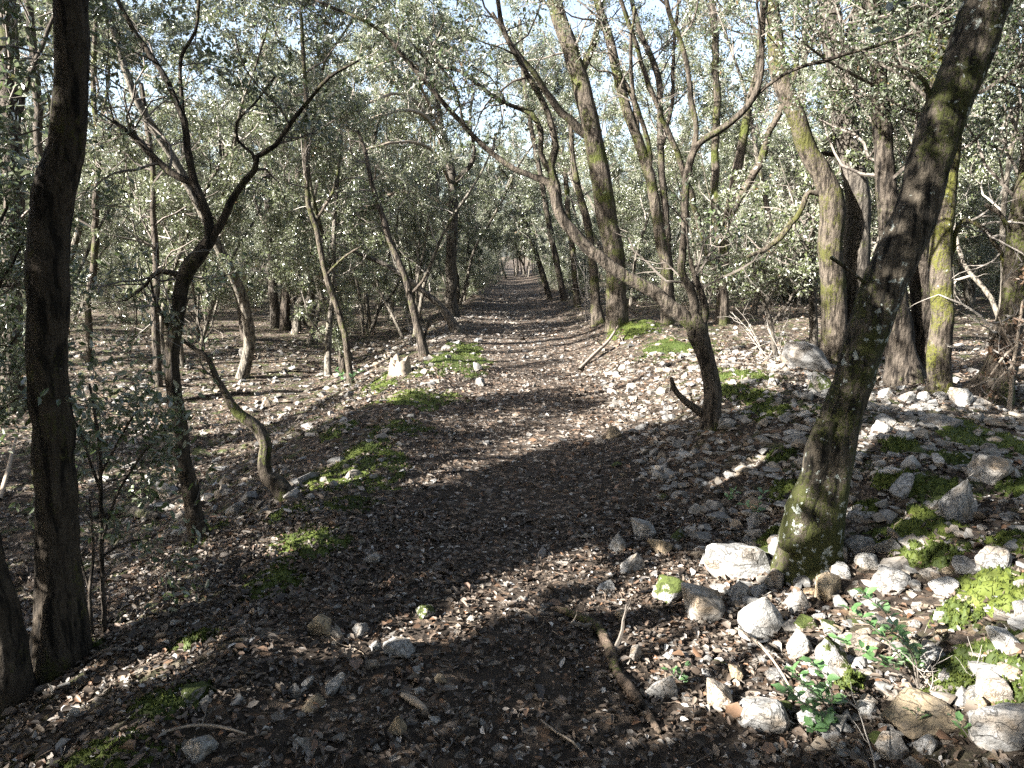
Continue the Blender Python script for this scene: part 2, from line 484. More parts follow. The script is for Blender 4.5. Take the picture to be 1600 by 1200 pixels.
BARK_DARK = bark_mat('bark_dark', dark=(0.014, 0.011, 0.008), light=(0.062, 0.049, 0.036), moss=0.34, lichen=0.12, moss_col=(0.045, 0.044, 0.015))
BARK_MOSS = bark_mat('bark_mossy', moss=0.44, lichen=0.25, moss_col=(0.050, 0.057, 0.013))
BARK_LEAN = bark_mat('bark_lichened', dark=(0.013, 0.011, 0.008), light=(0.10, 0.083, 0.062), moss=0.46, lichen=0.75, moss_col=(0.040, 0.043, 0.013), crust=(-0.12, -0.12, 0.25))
BARK_GREY = bark_mat('bark_grey', dark=(0.04, 0.034, 0.028), light=(0.115, 0.10, 0.082), moss=0.25, lichen=0.3)
BARK_BLACK = bark_mat('bark_black', dark=(0.018, 0.014, 0.011), light=(0.085, 0.07, 0.055), moss=0.3, lichen=0.1)
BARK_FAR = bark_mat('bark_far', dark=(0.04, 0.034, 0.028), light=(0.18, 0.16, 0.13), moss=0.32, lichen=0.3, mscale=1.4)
TWIG = plain_mat('twig', (0.05, 0.04, 0.032), (0.15, 0.13, 0.11), 0.8, 30)
TWIG_PALE = plain_mat('dead_twig', (0.12, 0.105, 0.09), (0.32, 0.29, 0.255), 0.8, 30)
DEADWOOD = plain_mat('dead_wood', (0.11, 0.085, 0.06), (0.29, 0.24, 0.19), 0.9, 16)
LEAF = leaf_mat('oak_leaf', (0.030, 0.046, 0.019), (0.075, 0.10, 0.036), (0.18, 0.19, 0.145), gloss=0.3)
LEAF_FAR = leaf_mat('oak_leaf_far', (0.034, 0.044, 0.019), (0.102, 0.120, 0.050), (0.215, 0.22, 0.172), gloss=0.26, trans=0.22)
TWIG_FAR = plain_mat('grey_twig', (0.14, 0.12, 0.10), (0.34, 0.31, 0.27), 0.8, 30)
LEAF_BUSH = leaf_mat('holly_oak_leaf', (0.04, 0.085, 0.03), (0.085, 0.16, 0.055), (0.14, 0.20, 0.11), dead=0.0, gloss=0.4, trans=0.25)
LEAF_BROWN = leaf_mat('withered_leaf', (0.075, 0.040, 0.022), (0.13, 0.075, 0.038), (0.12, 0.085, 0.06), dead=0.0, gloss=0.6)
ROCK = rock_mat('limestone', c1=(0.12, 0.117, 0.113), c2=(0.30, 0.296, 0.288))
ROCK_WHITE = rock_mat('pale_limestone', c1=(0.21, 0.207, 0.20), c2=(0.42, 0.415, 0.40))
ROCK_MOSS = rock_mat('mossy_limestone', moss=1.0, c1=(0.15, 0.145, 0.14), c2=(0.36, 0.355, 0.345))
ROCK_OCHRE = rock_mat('ochre_stone', c1=(0.13, 0.10, 0.065), c2=(0.31, 0.25, 0.17))
GRAVEL = rock_mat('gravel', island=True, c1=(0.10, 0.098, 0.094), c2=(0.26, 0.255, 0.245))
LITTER = litter_mat('leaf_litter')
MOSS = moss_mat()
GROUND = ground_mat()

# ------------------------------------------------------------------ the ground
def axis(a, b, fine, far, n_far):
    core = np.arange(a, b + 1e-6, fine)
    g = np.geomspace(fine, far, n_far)
    ext = np.cumsum(g)
    return np.concatenate([a - ext[::-1], core, b + ext])

gx = axis(-4.5, 5.5, 0.05, 22, 46)
gy = axis(0.8, 9.5, 0.05, 22, 50)
GX, GY = np.meshgrid(gx, gy)
GZ = H(GX, GY) + 0.008 * vnoise(GX * 14, GY * 14, seed=77)
nx, ny = len(gx), len(gy)
i, j = np.meshgrid(np.arange(nx - 1), np.arange(ny - 1))
k = (j * nx + i).ravel()
gF = np.stack([k, k + 1, k + 1 + nx, k + nx], -1)
g_ = link('ground', make_mesh('ground', np.stack([GX, GY, GZ], -1).reshape(-1, 3), gF, True, GROUND))
g_['kind'] = 'structure'

# ------------------------------------------------------------------ where sunlight gets through the canopy
# gaps cut in the leaf canopy to light chosen ground: (u, v, half width, half height, tilt) in photograph pixels
GAPS = [(1150, 955, 150, 75, 12), (1120, 1060, 150, 60, 20), (1290, 1030, 130, 70, 0), (1400, 930, 110, 40, 10), (720, 965, 230, 40, -22), (640, 1010, 110, 24, -30), (900, 905, 90, 16, -12),
        (830, 690, 210, 13, -20), (975, 648, 110, 20, -14), (1050, 570, 150, 46, -8), (1120, 545, 110, 30, 0), (960, 940, 90, 20, -10),
        (790, 545, 110, 22, -6), (800, 605, 110, 9, -4), (820, 505, 90, 14, 0), (690, 575, 70, 24, -8), (640, 618, 60, 16, -12), (800, 470, 70, 8, 0),
        (330, 655, 180, 17, -4), (450, 615, 150, 12, -4), (90, 665, 120, 18, 0), (560, 620, 60, 16, -20), (250, 740, 120, 10, -6), (60, 760, 80, 12, 0), (380, 700, 90, 12, 0),
        (200, 1060, 130, 14, -24), (90, 1120, 90, 26, -24), (330, 800, 60, 14, 0), (470, 850, 80, 22, -10), (540, 745, 60, 14, -14),
        (1480, 640, 110, 18, 6), (1400, 690, 100, 18, -12), (1300, 610, 50, 14, 0), (1540, 505, 60, 16, 0), (1240, 870, 70, 34, 0), (1540, 900, 80, 50, 10), (1560, 1020, 80, 55, 0),
        (1380, 840, 60, 14, -10), (1450, 1090, 60, 30, 0), (500, 530, 200, 9, 0), (1000, 1130, 80, 22, 10), (620, 900, 60, 10, -16)]
# sunlit spots on trunks: (u, v, depth or None = that of the ground below, radius in metres)
SPOTS3D = []

SHADE3D = []                                 # trunks that stand in the shade: (point, radius)
def kept(P, rng, far_open=0.22):
    """cut out leaves whose shadow would fall into a gap, shaping the light"""
    t = P[:, 2] / -L[2]
    G = P + L * t[:, None]
    t = (P[:, 2] - H(G[:, 0], G[:, 1])) / -L[2]
    G = P + L * t[:, None]
    u, v, d = project(G)
    wob = 0.45 * fbm(G[:, 0] * 2.6, G[:, 1] * 2.6, seed=91, octs=3) + 0.3 * vnoise(G[:, 0] * 9, G[:, 1] * 9, seed=93)
    lit = np.zeros(len(P), bool)
    ok = d > 0.5
    for (cu, cv, ru, rv, an) in GAPS:
        a = math.radians(an); du, dv = u - cu, v - cv
        x = (du * math.cos(a) + dv * math.sin(a)) / ru; y = (-du * math.sin(a) + dv * math.cos(a)) / rv
        lit |= ok & (x * x + y * y < 1.25 + wob * 1.2)
    far = (G[:, 1] > 9.5)
    lit |= far & (fbm(G[:, 0] * 0.8, G[:, 1] * 0.8, seed=55) > far_open)
    for (c, r) in SHADE3D:
        q = P - c; s = q @ L
        lit &= ~((s < 0) & (np.linalg.norm(q - s[:, None] * L[None, :], axis=1) < r))
    for (c, r) in SPOTS3D:
        q = P - c; s = q @ L
        dist = np.linalg.norm(q - s[:, None] * L[None, :], axis=1)
        lit |= (s < 0) & (dist < r)
    return ~(lit & (rng.random(len(P)) < 0.985))

def in_spot(p):
    for (c, r) in SPOTS3D:
        q = p - c; s = q @ L
        if s < -.05 and np.linalg.norm(q - s * L) < r: return True
    return False

# ------------------------------------------------------------------ growing branches
class Crown:
    def __init__(self): self.tubes = []; self.twigs = []

def grow(rng, p, d, length, r, lev, out, up=0.05, kids=(3, 5), wig=0.24):
    n = 6 if lev else 4
    pts = [np.array(p, float)]; d = unit(np.array(d, float)); ds = []
    for i in range(n):
        d = unit(d + rng.normal(size=3) * wig + np.array([0, 0, up]))
        ds.append(d); pts.append(pts[-1] + d * length / n)
    pts = np.array(pts); rad = np.linspace(r, r * 0.4, n + 1)
    out.tubes.append((pts, rad))
    if lev == 0:
        out.twigs.append(pts); return
    for c in range(rng.integers(kids[0], kids[1] + 1)):
        i = rng.integers(1, n + 1); t = ds[min(i, n - 1)]
        q = rng.normal(size=3); q = unit(q - t * q.dot(t))
        grow(rng, pts[i], t * rng.uniform(.5, .9) + q * rng.uniform(.6, 1.0), length * rng.uniform(.45, .7), max(rad[i] * 0.62, 0.0022), lev - 1, out, up, kids, wig)

def sprout(rng, P, R, out, n, f0, length, lev, up=0.12, kids=(3, 5), bias=None, f1=1.0):
    m = len(P)
    T = unit(np.gradient(P, axis=0))
    for k in range(n):
        i = min(m - 1, int(m * (f0 + (f1 - f0) * (k + rng.random()) / n)))
        t = T[i]; q = rng.normal(size=3); q[2] *= 0.5
        q = unit(q - t * q.dot(t))
        d = t * rng.uniform(.2, .7) + q + np.array([0, 0, up])
        if bias is not None: d = d + bias
        grow(rng, P[i], d, length * rng.uniform(.65, 1.2), min(R[i] * 0.5, 0.007 + 0.009 * length), lev, out, up * 0.5, kids)

def twig_mesh(tubes, rmin=0.0):
    parts = []
    for pts, rad in tubes:
        if rad[0] < rmin: continue
        V, F = tube(pts, rad, 4 if rad[0] > 0.006 else 3, close=False)
        parts.append((V, F))
    return join(parts) if parts else None

def crown_points(rng, twigs, per, jitter=0.035):
    T = np.array(twigs)                       # k, 5, 3
    k, m = T.shape[0], T.shape[1]
    n = k * per
    a = np.repeat(np.arange(k), per)
    s = rng.uniform(0.1, 1.0, n) * (m - 1)
    i = np.minimum(s.astype(int), m - 2); f = (s - i)[:, None]
    P = T[a, i] * (1 - f) + T[a, i + 1] * f
    d = unit(T[a, i + 1] - T[a, i])
    A = d * 0.6 + unit(rng.normal(size=(n, 3)))
    return P + rng.normal(size=(n, 3)) * jitter, A

LANDMARKS = []                                # (phrase, u, v)
HERO = []

def gnarl(P, R, seed, amt=.45):
    s = np.concatenate([[0], np.cumsum(np.linalg.norm(np.diff(P, axis=0), axis=1))])
    k = s / max(4.5 * R.mean(), .05)
    o = np.stack([fbm(k, k * 0 + 3.1 * j + .37 * seed, seed=seed + j, octs=2) for j in range(3)], 1)
    fade = np.minimum(1, s / (4 * R.mean() + 1e-6))[:, None]
    lump = np.maximum(0, vnoise(k * .8, k * 0 + .71 * seed, seed=seed + 5) - .35)
    return P + o * R[:, None] * amt * fade, R * (1 + min(amt, .5) * .8 * lump)

def oak(name, label, stem, limbs=(), mat=BARK_MOSS, Y=None, base=None, crown=None, limb_crown=None, n=None, flare=0.42, seed=1, cat='tree', rough=0.09,
        limb_mats=None, wob=0.0, group=None, leaf=None, leaf_size=0.038, lm=None, twig_mat=TWIG, carve=True, detail=True, dys=None, dead_limbs=(), bare_limbs=(), flat=False, wscale=0.86):
    """a tree traced as real limbs: stem and limbs are lists of (u, v, width in px[, metres nearer or farther])"""
    rng = np.random.default_rng(seed)
    if Y is None:
        g = ground(*(base or stem[0][:2])); Y = g[1]
    def pts(line, y0):
        out, rad = [], []
        for q in line:
            y = y0 + (q[3] if len(q) > 3 else 0.0)
            p = at(q[0], q[1], y)
            out.append(p); rad.append(0.5 * q[2] * dep(p) / FPX * wscale)
        return np.array(out), np.array(rad)
    P0, R0 = pts(stem, Y)
    b = P0[0].copy(); b[2] = float(H(b[0], b[1]))
    P0[0, 2] = min(P0[0, 2], b[2] - 0.06)
    root = thing(name, label, cat, b, group=group)
    big = R0.max() > 0.09
    sides = n or (26 if big else 12)
    step = 0.025 if (big and Y < 8) else (0.05 if Y < 9 else 0.12)
    P, R = resample(P0, R0, step); P, R = gnarl(P, R, seed, .22 if big else .4)
    V, F = tube(P, R, sides, rough, flare, seed)
    link('trunk', make_mesh('trunk', V - b, F, True, mat), root)
    out = Crown(); bare = Crown()
    c = crown or {}
    if c: sprout(rng, P, R, out, c.get('n', 10), c.get('f0', .5), c.get('len', 1.2), c.get('lev', 2), bias=c.get('bias'), kids=c.get('kids', (3, 5)), f1=c.get('f1', 1.0))
    for li, line in enumerate(limbs):
        Q0, q0 = pts(line, Y)
        if not (len(line[0]) > 3 or flat):             # let the limb wander a little in depth
            s = np.linspace(0, 1, len(Q0)) ** 1.3
            dy = rng.uniform(-0.35, 0.35) * np.linalg.norm(Q0[-1] - Q0[0])
            shift = s * dy
            for k in range(1, len(Q0)):        # stay on the same sight line
                y = Q0[k, 1] + shift[k]
                sc = y / Q0[k, 1]
                Q0[k] = np.array([0, 0, CAM_H]) + (Q0[k] - np.array([0, 0, CAM_H])) * sc; q0[k] *= sc
        Q, q = resample(Q0, q0, step); Q, q = gnarl(Q, q, seed + li + 9, .25 if flat else .6)
        lmx = (limb_mats or {}).get(li, mat)
        V, F = tube(Q, q, 14 if q.max() > .05 else 8, rough, 0.0, seed + 3 * li + 1)
        link('branch', make_mesh('branch', V - b, F, True, lmx), root)
        if li in bare_limbs: continue
        if li in dead_limbs:
            sprout(rng, Q, q, bare, 9, .2, 0.6, 1, kids=(2, 3)); continue
        lc = limb_crown or {}
        if lc: sprout(rng, Q, q, out, lc.get('n', 6), lc.get('f0', .4), lc.get('len', .8), lc.get('lev', 1), kids=lc.get('kids', (3, 5)))
    if bare.tubes:
        V, F = twig_mesh(bare.tubes)
        tag(link('dead_twigs', make_mesh('dead_twigs', V - b, F, False, TWIG_PALE), root), kind='stuff')
    out.tubes = [t for t in out.tubes if not any(in_spot(p) for p in t[0])]
    if out.tubes:
        tw = twig_mesh(out.tubes)
        tag(link('twigs', make_mesh('twigs', tw[0] - b, tw[1], False, twig_mat), root), kind='stuff')
        per = int(1.7 * c.get('per', (limb_crown or {}).get('per', 16)))
        Pl, Al = crown_points(rng, out.twigs, per)
        if carve:
            k = kept(Pl, rng); Pl, Al = Pl[k], Al[k]
        V, F = leaf_cloud(Pl, Al, leaf_size, rng, detail=detail, width=.44)
        tag(link('crown', make_mesh('crown', V - b, F, False, leaf or LEAF), root), kind='stuff')
    if lm: LANDMARKS.append((lm[0], lm[1] if len(lm) > 1 else stem[0][0], lm[2] if len(lm) > 2 else stem[0][1]))
    HERO.append(root)
    return root

# sunlit spots on the near trunks
def spot(u, v, Y, r): SPOTS3D.append((at(u, v, Y), r))
Y1 = ground(95, 1035)[1]; Y11 = ground(1262, 872)[1]; Y9 = ground(1310, 560)[1]; Y13 = ground(1470, 606)[1]; Y8 = ground(1110, 664)[1]
spot(104, 90, Y1, 0.10); spot(100, 150, Y1, 0.13); spot(96, 215, Y1, 0.10)
for q in ((1318, 640), (1330, 580), (1350, 520), (1375, 460), (1400, 400), (1422, 350), (1440, 300), (1460, 240), (1478, 180), (1496, 120), (1515, 60), (1540, 0)):
    SHADE3D.append((at(q[0], q[1], Y11), .30))
for q in ((95, 950), (88, 800), (84, 650), (80, 540), (80, 430), (90, 320), (110, 30)): SHADE3D.append((at(q[0], q[1], Y1), .22))
for q in ((1250, 860, .13), (1262, 800, .15), (1285, 740, .09), (1300, 690, .06)): spot(q[0], q[1], Y11, q[2])
for q in ((1262, 230, .28), (1238, 160, .28), (1290, 330, .25), (1298, 400, .28), (1300, 450, .25)): spot(q[0], q[1], Y9, q[2])
for q in ((1468, 440, .22), (1466, 500, .22), (1470, 560, .12)): spot(q[0], q[1], Y13, q[2])
spot(1082, 500, Y8, .15); spot(950, 420, Y8, .2); spot(1060, 580, Y8, .1)

oak('oak_tree', 'thick dark oak trunk close at left with a sunlit strip high on its bark',
    [(95, 1040, 88), (93, 900, 70), (89, 790, 66), (83, 680, 66), (77, 520, 63), (76, 400, 63), (86, 300, 66), (104, 210, 58), (115, 130, 54), (115, 50, 54), (112, -60, 54), (118, -250, 50), (130, -520, 44), (150, -900, 30)],
    mat=BARK_DARK, wscale=.88, crown=dict(n=20, f0=.62, len=1.7, lev=2, per=45), seed=3, rough=.06, lm=('the thick dark trunk', 95, 1000))
oak('oak_tree', 'dark trunk cut off by the left edge, its foot in the lower left corner',
    [(15, 1110, 84), (4, 1000, 64), (-16, 900, 56), (-75, 700, 55), (-230, 400, 50), (-480, 0, 46), (-640, -300, 40), (-760, -600, 26)],
    mat=BARK_DARK, crown=dict(n=16, f0=.6, len=1.6, lev=2, per=45), seed=4)
oak('oak_tree', 'black straight trunk seen at the top left corner behind the thick dark trunk',
    [(22, 640, 36), (18, 450, 32), (22, 300, 32), (16, 150, 34), (10, 0, 32), (5, -200, 28), (-10, -400, 20)],
    [[(20, 200, 12), (50, 110, 9), (70, 60, 7), (90, 10, 6)]],
    mat=BARK_BLACK, crown=dict(n=14, f0=.25, len=1.3, lev=2, per=22), seed=5)
oak('oak_tree', 'thin black stem between the corner trunk and the thick dark trunk at top left',
    [(66, 600, 18), (62, 440, 15), (62, 300, 14), (58, 150, 14), (48, 50, 14), (40, -60, 13), (30, -220, 9)],
    [[(58, 165, 6), (80, 155, 5), (110, 160, 4)]],
    mat=BARK_BLACK, crown=dict(n=12, f0=.3, len=1.2, lev=2, per=22), seed=6)
oak('oak_tree', 'slender forked oak at left, its trunk splitting into two crooked limbs above a mossy foot',
    [(314, 844, 36), (300, 782, 30), (285, 720, 28), (276, 640, 27), (272, 560, 26), (278, 480, 24), (292, 425, 26), (310, 400, 25), (328, 376, 22)],
    [[(327, 380, 18), (325, 340, 18), (305, 290, 15), (292, 230, 13), (288, 190, 13), (262, 130, 11), (235, 85, 10), (205, 40, 9), (175, -20, 8), (150, -110, 7)],
     [(326, 382, 16), (345, 350, 15), (362, 315, 14), (380, 285, 12), (398, 265, 11), (402, 245, 10), (430, 228, 9), (452, 195, 8), (480, 160, 7), (515, 120, 6), (560, 95, 4)],
     [(304, 287, 14), (265, 268, 13), (235, 240, 11), (205, 210, 9), (178, 190, 7)],
     [(291, 225, 8), (284, 150, 7), (283, 90, 7), (305, 50, 6), (310, 10, 6), (312, -50, 5)],
     [(400, 258, 7), (395, 240, 6), (372, 220, 5), (370, 190, 5), (395, 165, 4), (430, 120, 4)],
     [(282, 430, 12), (248, 424, 9), (228, 445, 7), (196, 470, 5)],
     [(272, 528, 9), (255, 495, 7), (240, 462, 5), (236, 440, 4)]],
    mat=BARK_DARK, limb_crown=dict(n=9, f0=.35, len=.55, lev=1, per=18, kids=(3, 4)), seed=7, flat=True, lm=('the slender forked oak', 310, 830), dead_limbs=(6,))
oak('oak_sapling', 'short crooked mossy trunk bent over to the left like an elbow beside the moss bank',
    [(455, 772, 36), (436, 758, 30), (418, 746, 26), (410, 725, 24), (413, 695, 22), (401, 670, 22), (378, 650, 20), (355, 620, 14), (338, 590, 11), (325, 560, 9), (305, 545, 8), (286, 532, 6)],
    mat=BARK_MOSS, seed=8, n=12, lm=('the bent mossy trunk', 430, 750), crown=dict(n=3, f0=.7, len=.35, lev=1, per=8), cat='tree')
oak('oak_tree', 'thin pale mossy stem rising from the slope left of the broken stump',
    [(549, 600, 14), (543, 560, 12), (538, 520, 12), (525, 475, 11), (512, 440, 11), (503, 400, 10), (495, 360, 10), (482, 320, 10), (478, 250, 9), (480, 180, 8), (475, 100, 7), (470, 20, 6)],
    [[(510, 430, 5), (540, 400, 4), (565, 385, 3)], [(490, 350, 6), (520, 300, 5), (530, 250, 4)]],
    mat=BARK_MOSS, crown=dict(n=10, f0=.5, len=.8, lev=2, per=20), seed=9, n=8, lm=('the thin pale stem', 546, 590))
oak('oak_tree', 'thin dark stem leaning left at the edge of the trail behind the broken stump',
    [(665, 556, 17), (655, 520, 15), (645, 480, 13), (632, 430, 12), (615, 390, 11), (600, 345, 10), (585, 300, 9), (577, 270, 8), (572, 240, 7), (560, 205, 6)],
    [[(640, 462, 7), (660, 440, 5), (668, 425, 4)], [(652, 548, 6), (665, 520, 5), (672, 492, 4)]],
    mat=BARK_BLACK, crown=dict(n=8, f0=.55, len=.7, lev=2, per=14), seed=10, n=8)
oak('oak_tree', 'low sapling leaning far to the left from the trail edge, with its grey top bare',
    [(716, 518, 19), (700, 492, 14), (685, 475, 12), (660, 455, 10), (630, 430, 9), (605, 415, 8), (570, 400, 7), (530, 385, 6), (490, 362, 4)],
    mat=BARK_GREY, crown=dict(n=8, f0=.3, len=.7, lev=1, per=3), seed=11, n=8, twig_mat=TWIG_PALE)
oak('oak_tree', 'grey straight trunk left of the trail with bleached dead boughs reaching left',
    [(706, 497, 24), (705, 440, 20), (706, 380, 19), (708, 320, 18), (706, 280, 17), (700, 240, 14), (690, 200, 10), (680, 130, 8), (672, 60, 7)],
    [[(707, 322, 8), (685, 314, 6), (660, 304, 7), (625, 301, 6), (598, 306, 5)], [(707, 287, 10), (725, 270, 8), (738, 255, 8), (742, 235, 6), (735, 195, 5), (740, 140, 5)],
     [(703, 252, 8, 0), (672, 190, 7, -1.5), (635, 172, 6, -2.5), (590, 183, 6, -3.2), (545, 198, 5, -3.8), (505, 214, 4, -4.4)], [(696, 222, 7, 0), (650, 160, 6, -1), (620, 146, 5, -1.8), (570, 163, 5, -2.8), (520, 184, 4, -3.6), (470, 196, 3, -4.4)],
     [(706, 290, 7, 0), (675, 235, 6, -1), (630, 222, 5, -2), (580, 232, 5, -2.6), (535, 250, 4, -3.4)], [(690, 205, 6, 0), (660, 140, 5, -1), (650, 100, 4, -2), (610, 95, 4, -2.8), (560, 120, 3, -3.4)]],
    mat=BARK_GREY, crown=dict(n=12, f0=.4, len=1.3, lev=2, per=22), seed=12, n=10, limb_mats={0: DEADWOOD, 2: DEADWOOD, 3: DEADWOOD, 4: DEADWOOD, 5: DEADWOOD}, dead_limbs=(0, 2, 3, 4, 5), lm=('the grey trunk left of the trail', 706, 480))
oak('oak_tree', 'tall mossy oak, thickest trunk of the clump right of the trail, leaning left',
    [(964, 512, 38), (962, 440, 36), (956, 380, 36), (946, 320, 38), (938, 270, 36), (925, 210, 34), (915, 160, 34), (905, 115, 32), (890, 70, 30), (875, 30, 28), (862, -40, 25), (845, -170, 18)],
    [[(922, 215, 16), (888, 185, 14), (863, 155, 12), (835, 115, 11), (800, 70, 8), (770, 20, 6)], [(905, 120, 14), (925, 75, 12), (935, 30, 10), (950, -40, 8)]],
    mat=BARK_MOSS, crown=dict(n=14, f0=.62, len=1.5, lev=2, per=32), limb_crown=dict(n=4, f0=.5, len=.9, lev=1), seed=13, n=18, lm=('the tall mossy clump right of the trail', 960, 500))
oak('oak_tree', 'slim curved trunk pressed against the left side of the tall mossy oak',
    [(936, 506, 25), (930, 470, 18), (928, 430, 16), (925, 400, 14), (918, 350, 14), (905, 300, 12), (895, 250, 10), (890, 180, 8)],
    mat=BARK_MOSS, crown=dict(n=8, f0=.5, len=.9, lev=2, per=14), seed=14, n=10)
oak('oak_tree', 'thin mossy pole standing just left of the tall mossy clump at the trail edge',
    [(902, 480, 13), (899, 440, 11), (895, 395, 11), (888, 340, 10), (885, 290, 9), (878, 230, 8)],
    mat=BARK_MOSS, crown=dict(n=8, f0=.4, len=.8, lev=2, per=14), seed=15, n=8)
oak('oak_tree', 'forked oak beside the sunlit stones, one long limb sweeping left over the trail',
    [(1112, 668, 38), (1113, 620, 32), (1110, 580, 30), (1102, 545, 30), (1088, 515, 34), (1076, 496, 30)],
    [[(1082, 508, 28), (1050, 480, 26), (1020, 455, 24), (985, 435, 22), (950, 412, 22), (915, 385, 22), (893, 360, 22), (875, 335, 20), (866, 300, 19), (856, 285, 14), (830, 275, 11), (800, 262, 10), (770, 240, 10), (740, 212, 9), (705, 175, 9), (680, 145, 8), (650, 110, 8), (620, 75, 8), (595, 48, 7), (560, 28, 6), (520, 12, 5), (470, -10, 4)],
     [(871, 322, 20), (868, 290, 16), (860, 260, 15), (868, 230, 13), (862, 200, 12), (855, 175, 11), (838, 140, 11), (820, 110, 10), (800, 75, 9), (785, 40, 9), (778, 0, 8), (770, -60, 7)],
     [(857, 265, 11), (845, 240, 10), (845, 205, 10), (830, 178, 9), (800, 165, 8), (770, 150, 7), (745, 130, 7), (720, 112, 6), (690, 105, 5)],
     [(1080, 508, 22), (1086, 480, 17), (1078, 450, 16), (1064, 425, 15), (1066, 400, 14), (1070, 360, 14), (1070, 310, 15), (1075, 270, 14), (1084, 235, 13), (1100, 218, 12), (1130, 200, 12), (1155, 180, 12), (1175, 155, 12), (1188, 120, 11), (1190, 70, 11), (1193, 20, 10), (1200, -50, 9), (1205, -140, 7)],
     [(1082, 243, 11), (1088, 200, 10), (1080, 160, 10), (1075, 110, 9), (1062, 60, 9), (1045, 20, 9), (1035, -40, 8), (1020, -120, 6)],
     [(1178, 152, 7), (1215, 122, 6), (1250, 105, 6), (1290, 95, 7), (1310, 88, 6), (1360, 75, 5), (1420, 55, 4), (1480, 40, 3)],
     [(1090, 520, 18), (1103, 492, 14), (1098, 462, 12), (1086, 432, 10), (1078, 405, 8)],
     [(1106, 652, 17), (1085, 638, 14), (1065, 622, 11), (1053, 605, 10), (1049, 590, 6)]],
    mat=bark_mat('bark_forked', moss=0.36, lichen=0.25), limb_crown=dict(n=8, f0=.5, len=.6, lev=1, per=14), seed=16, n=18, flare=.3, flat=True, lm=('the forked oak', 1110, 650), bare_limbs=(7,))
oak('oak_tree', 'mossy yellow green trunk bending left, left half of the pair behind the leaning oak',
    [(1306, 566, 46), (1303, 500, 42), (1302, 440, 42), (1298, 380, 42), (1300, 320, 40), (1285, 270, 36), (1265, 235, 34), (1245, 190, 32), (1230, 150, 32), (1218, 110, 32), (1212, 70, 30), (1205, 10, 26), (1200, -80, 22)],
    [[(1298, 312, 12), (1265, 302, 9), (1250, 330, 10), (1227, 362, 11), (1197, 388, 10), (1168, 402, 7)]],
    mat=bark_mat('bark_yellow_moss', moss=0.46, lichen=0.2, moss_col=(0.052, 0.052, 0.014)), crown=dict(n=10, f0=.72, len=1.2, lev=2, per=24), seed=17, n=20, lm=('the mossy pair behind the leaning oak', 1315, 550), bare_limbs=(0,))
oak('oak_tree', 'brown trunk with a torn broken limb, right half of the pair behind the leaning oak',
    [(1333, 566, 52), (1332, 500, 44), (1334, 440, 44), (1338, 380, 46), (1340, 320, 44), (1335, 270, 40), (1325, 220, 40), (1322, 170, 46), (1318, 130, 44), (1305, 80, 40), (1297, 30, 38), (1290, -50, 32), (1285, -160, 22)],
    [[(1325, 95, 18), (1330, 50, 20), (1342, 5, 20), (1352, -60, 17)], [(1330, 262, 20), (1322, 220, 17), (1317, 180, 12), (1313, 160, 5)], [(1308, 242, 9), (1285, 240, 8), (1283, 241, 7)]],
    mat=BARK_GREY, crown=dict(n=12, f0=.68, len=1.3, lev=2, per=24), limb_crown=dict(n=3, f0=.6, len=.7, lev=1), seed=18, n=20, bare_limbs=(1, 2))
oak('oak_tree', 'multi stemmed oak fanning upward behind the forked oak',
    [(1128, 505, 24), (1130, 420, 20), (1132, 370, 20), (1140, 330, 20), (1150, 280, 18), (1160, 220, 16), (1172, 160, 14), (1185, 100, 13), (1190, 40, 12), (1195, -60, 10)],
    [[(1140, 337, 17), (1165, 295, 15), (1185, 255, 14), (1200, 215, 12), (1215, 180, 11), (1238, 130, 9), (1250, 60, 7)],
     [(1131, 415, 14), (1118, 340, 14), (1117, 250, 14), (1120, 170, 13), (1118, 90, 13), (1115, 30, 12), (1110, -60, 10)],
     [(1130, 440, 12), (1105, 400, 11), (1090, 340, 10), (1062, 250, 10), (1020, 150, 9), (990, 60, 8), (960, -30, 7)]],
    mat=BARK_MOSS, crown=dict(n=10, f0=.5, len=1.1, lev=2, per=12), limb_crown=dict(n=5, f0=.4, len=.8, lev=1), seed=19, n=12, lm=('the fanning oak', 1128, 500))
oak('oak_tree', 'big leaning oak at right with pale lichen and a sunlit root flare',
    [(1264, 880, 96), (1270, 832, 86), (1283, 780, 78), (1298, 720, 68), (1314, 660, 60), (1327, 610, 58), (1340, 560, 58), (1356, 510, 61), (1373, 460, 64), (1397, 410, 66), (1418, 360, 66), (1436, 310, 62), (1454, 250, 61), (1472, 190, 63), (1493, 130, 66), (1514, 80, 68), (1531, 30, 68), (1552, -30, 66), (1585, -150, 60), (1620, -300, 54), (1650, -600, 40)],
    [[(1292, 655, 30, -.05), (1273, 715, 38, -.05), (1257, 780, 46, -.05), (1246, 862, 54, -.06)],
     [(1445, 190, 10), (1452, 150, 8), (1437, 120, 6), (1410, 105, 5), (1395, 102, 4)],
     [(1380, 470, 7), (1340, 432, 5), (1306, 408, 5), (1300, 402, 7)]],
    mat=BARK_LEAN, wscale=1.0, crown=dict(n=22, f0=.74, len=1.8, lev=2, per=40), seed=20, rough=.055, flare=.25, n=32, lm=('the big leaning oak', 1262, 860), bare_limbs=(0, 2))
oak('oak_tree', 'dark twisted trunk just behind the leaning oak, first to its right',
    [(1412, 598, 64), (1408, 550, 52), (1402, 500, 50), (1396, 440, 46), (1392, 380, 40), (1385, 300, 36), (1380, 220, 32), (1372, 120, 28), (1365, 20, 24), (1360, -100, 18)],
    mat=BARK_BLACK, crown=dict(n=14, f0=.45, len=1.3, lev=2, per=32), seed=21, n=18)
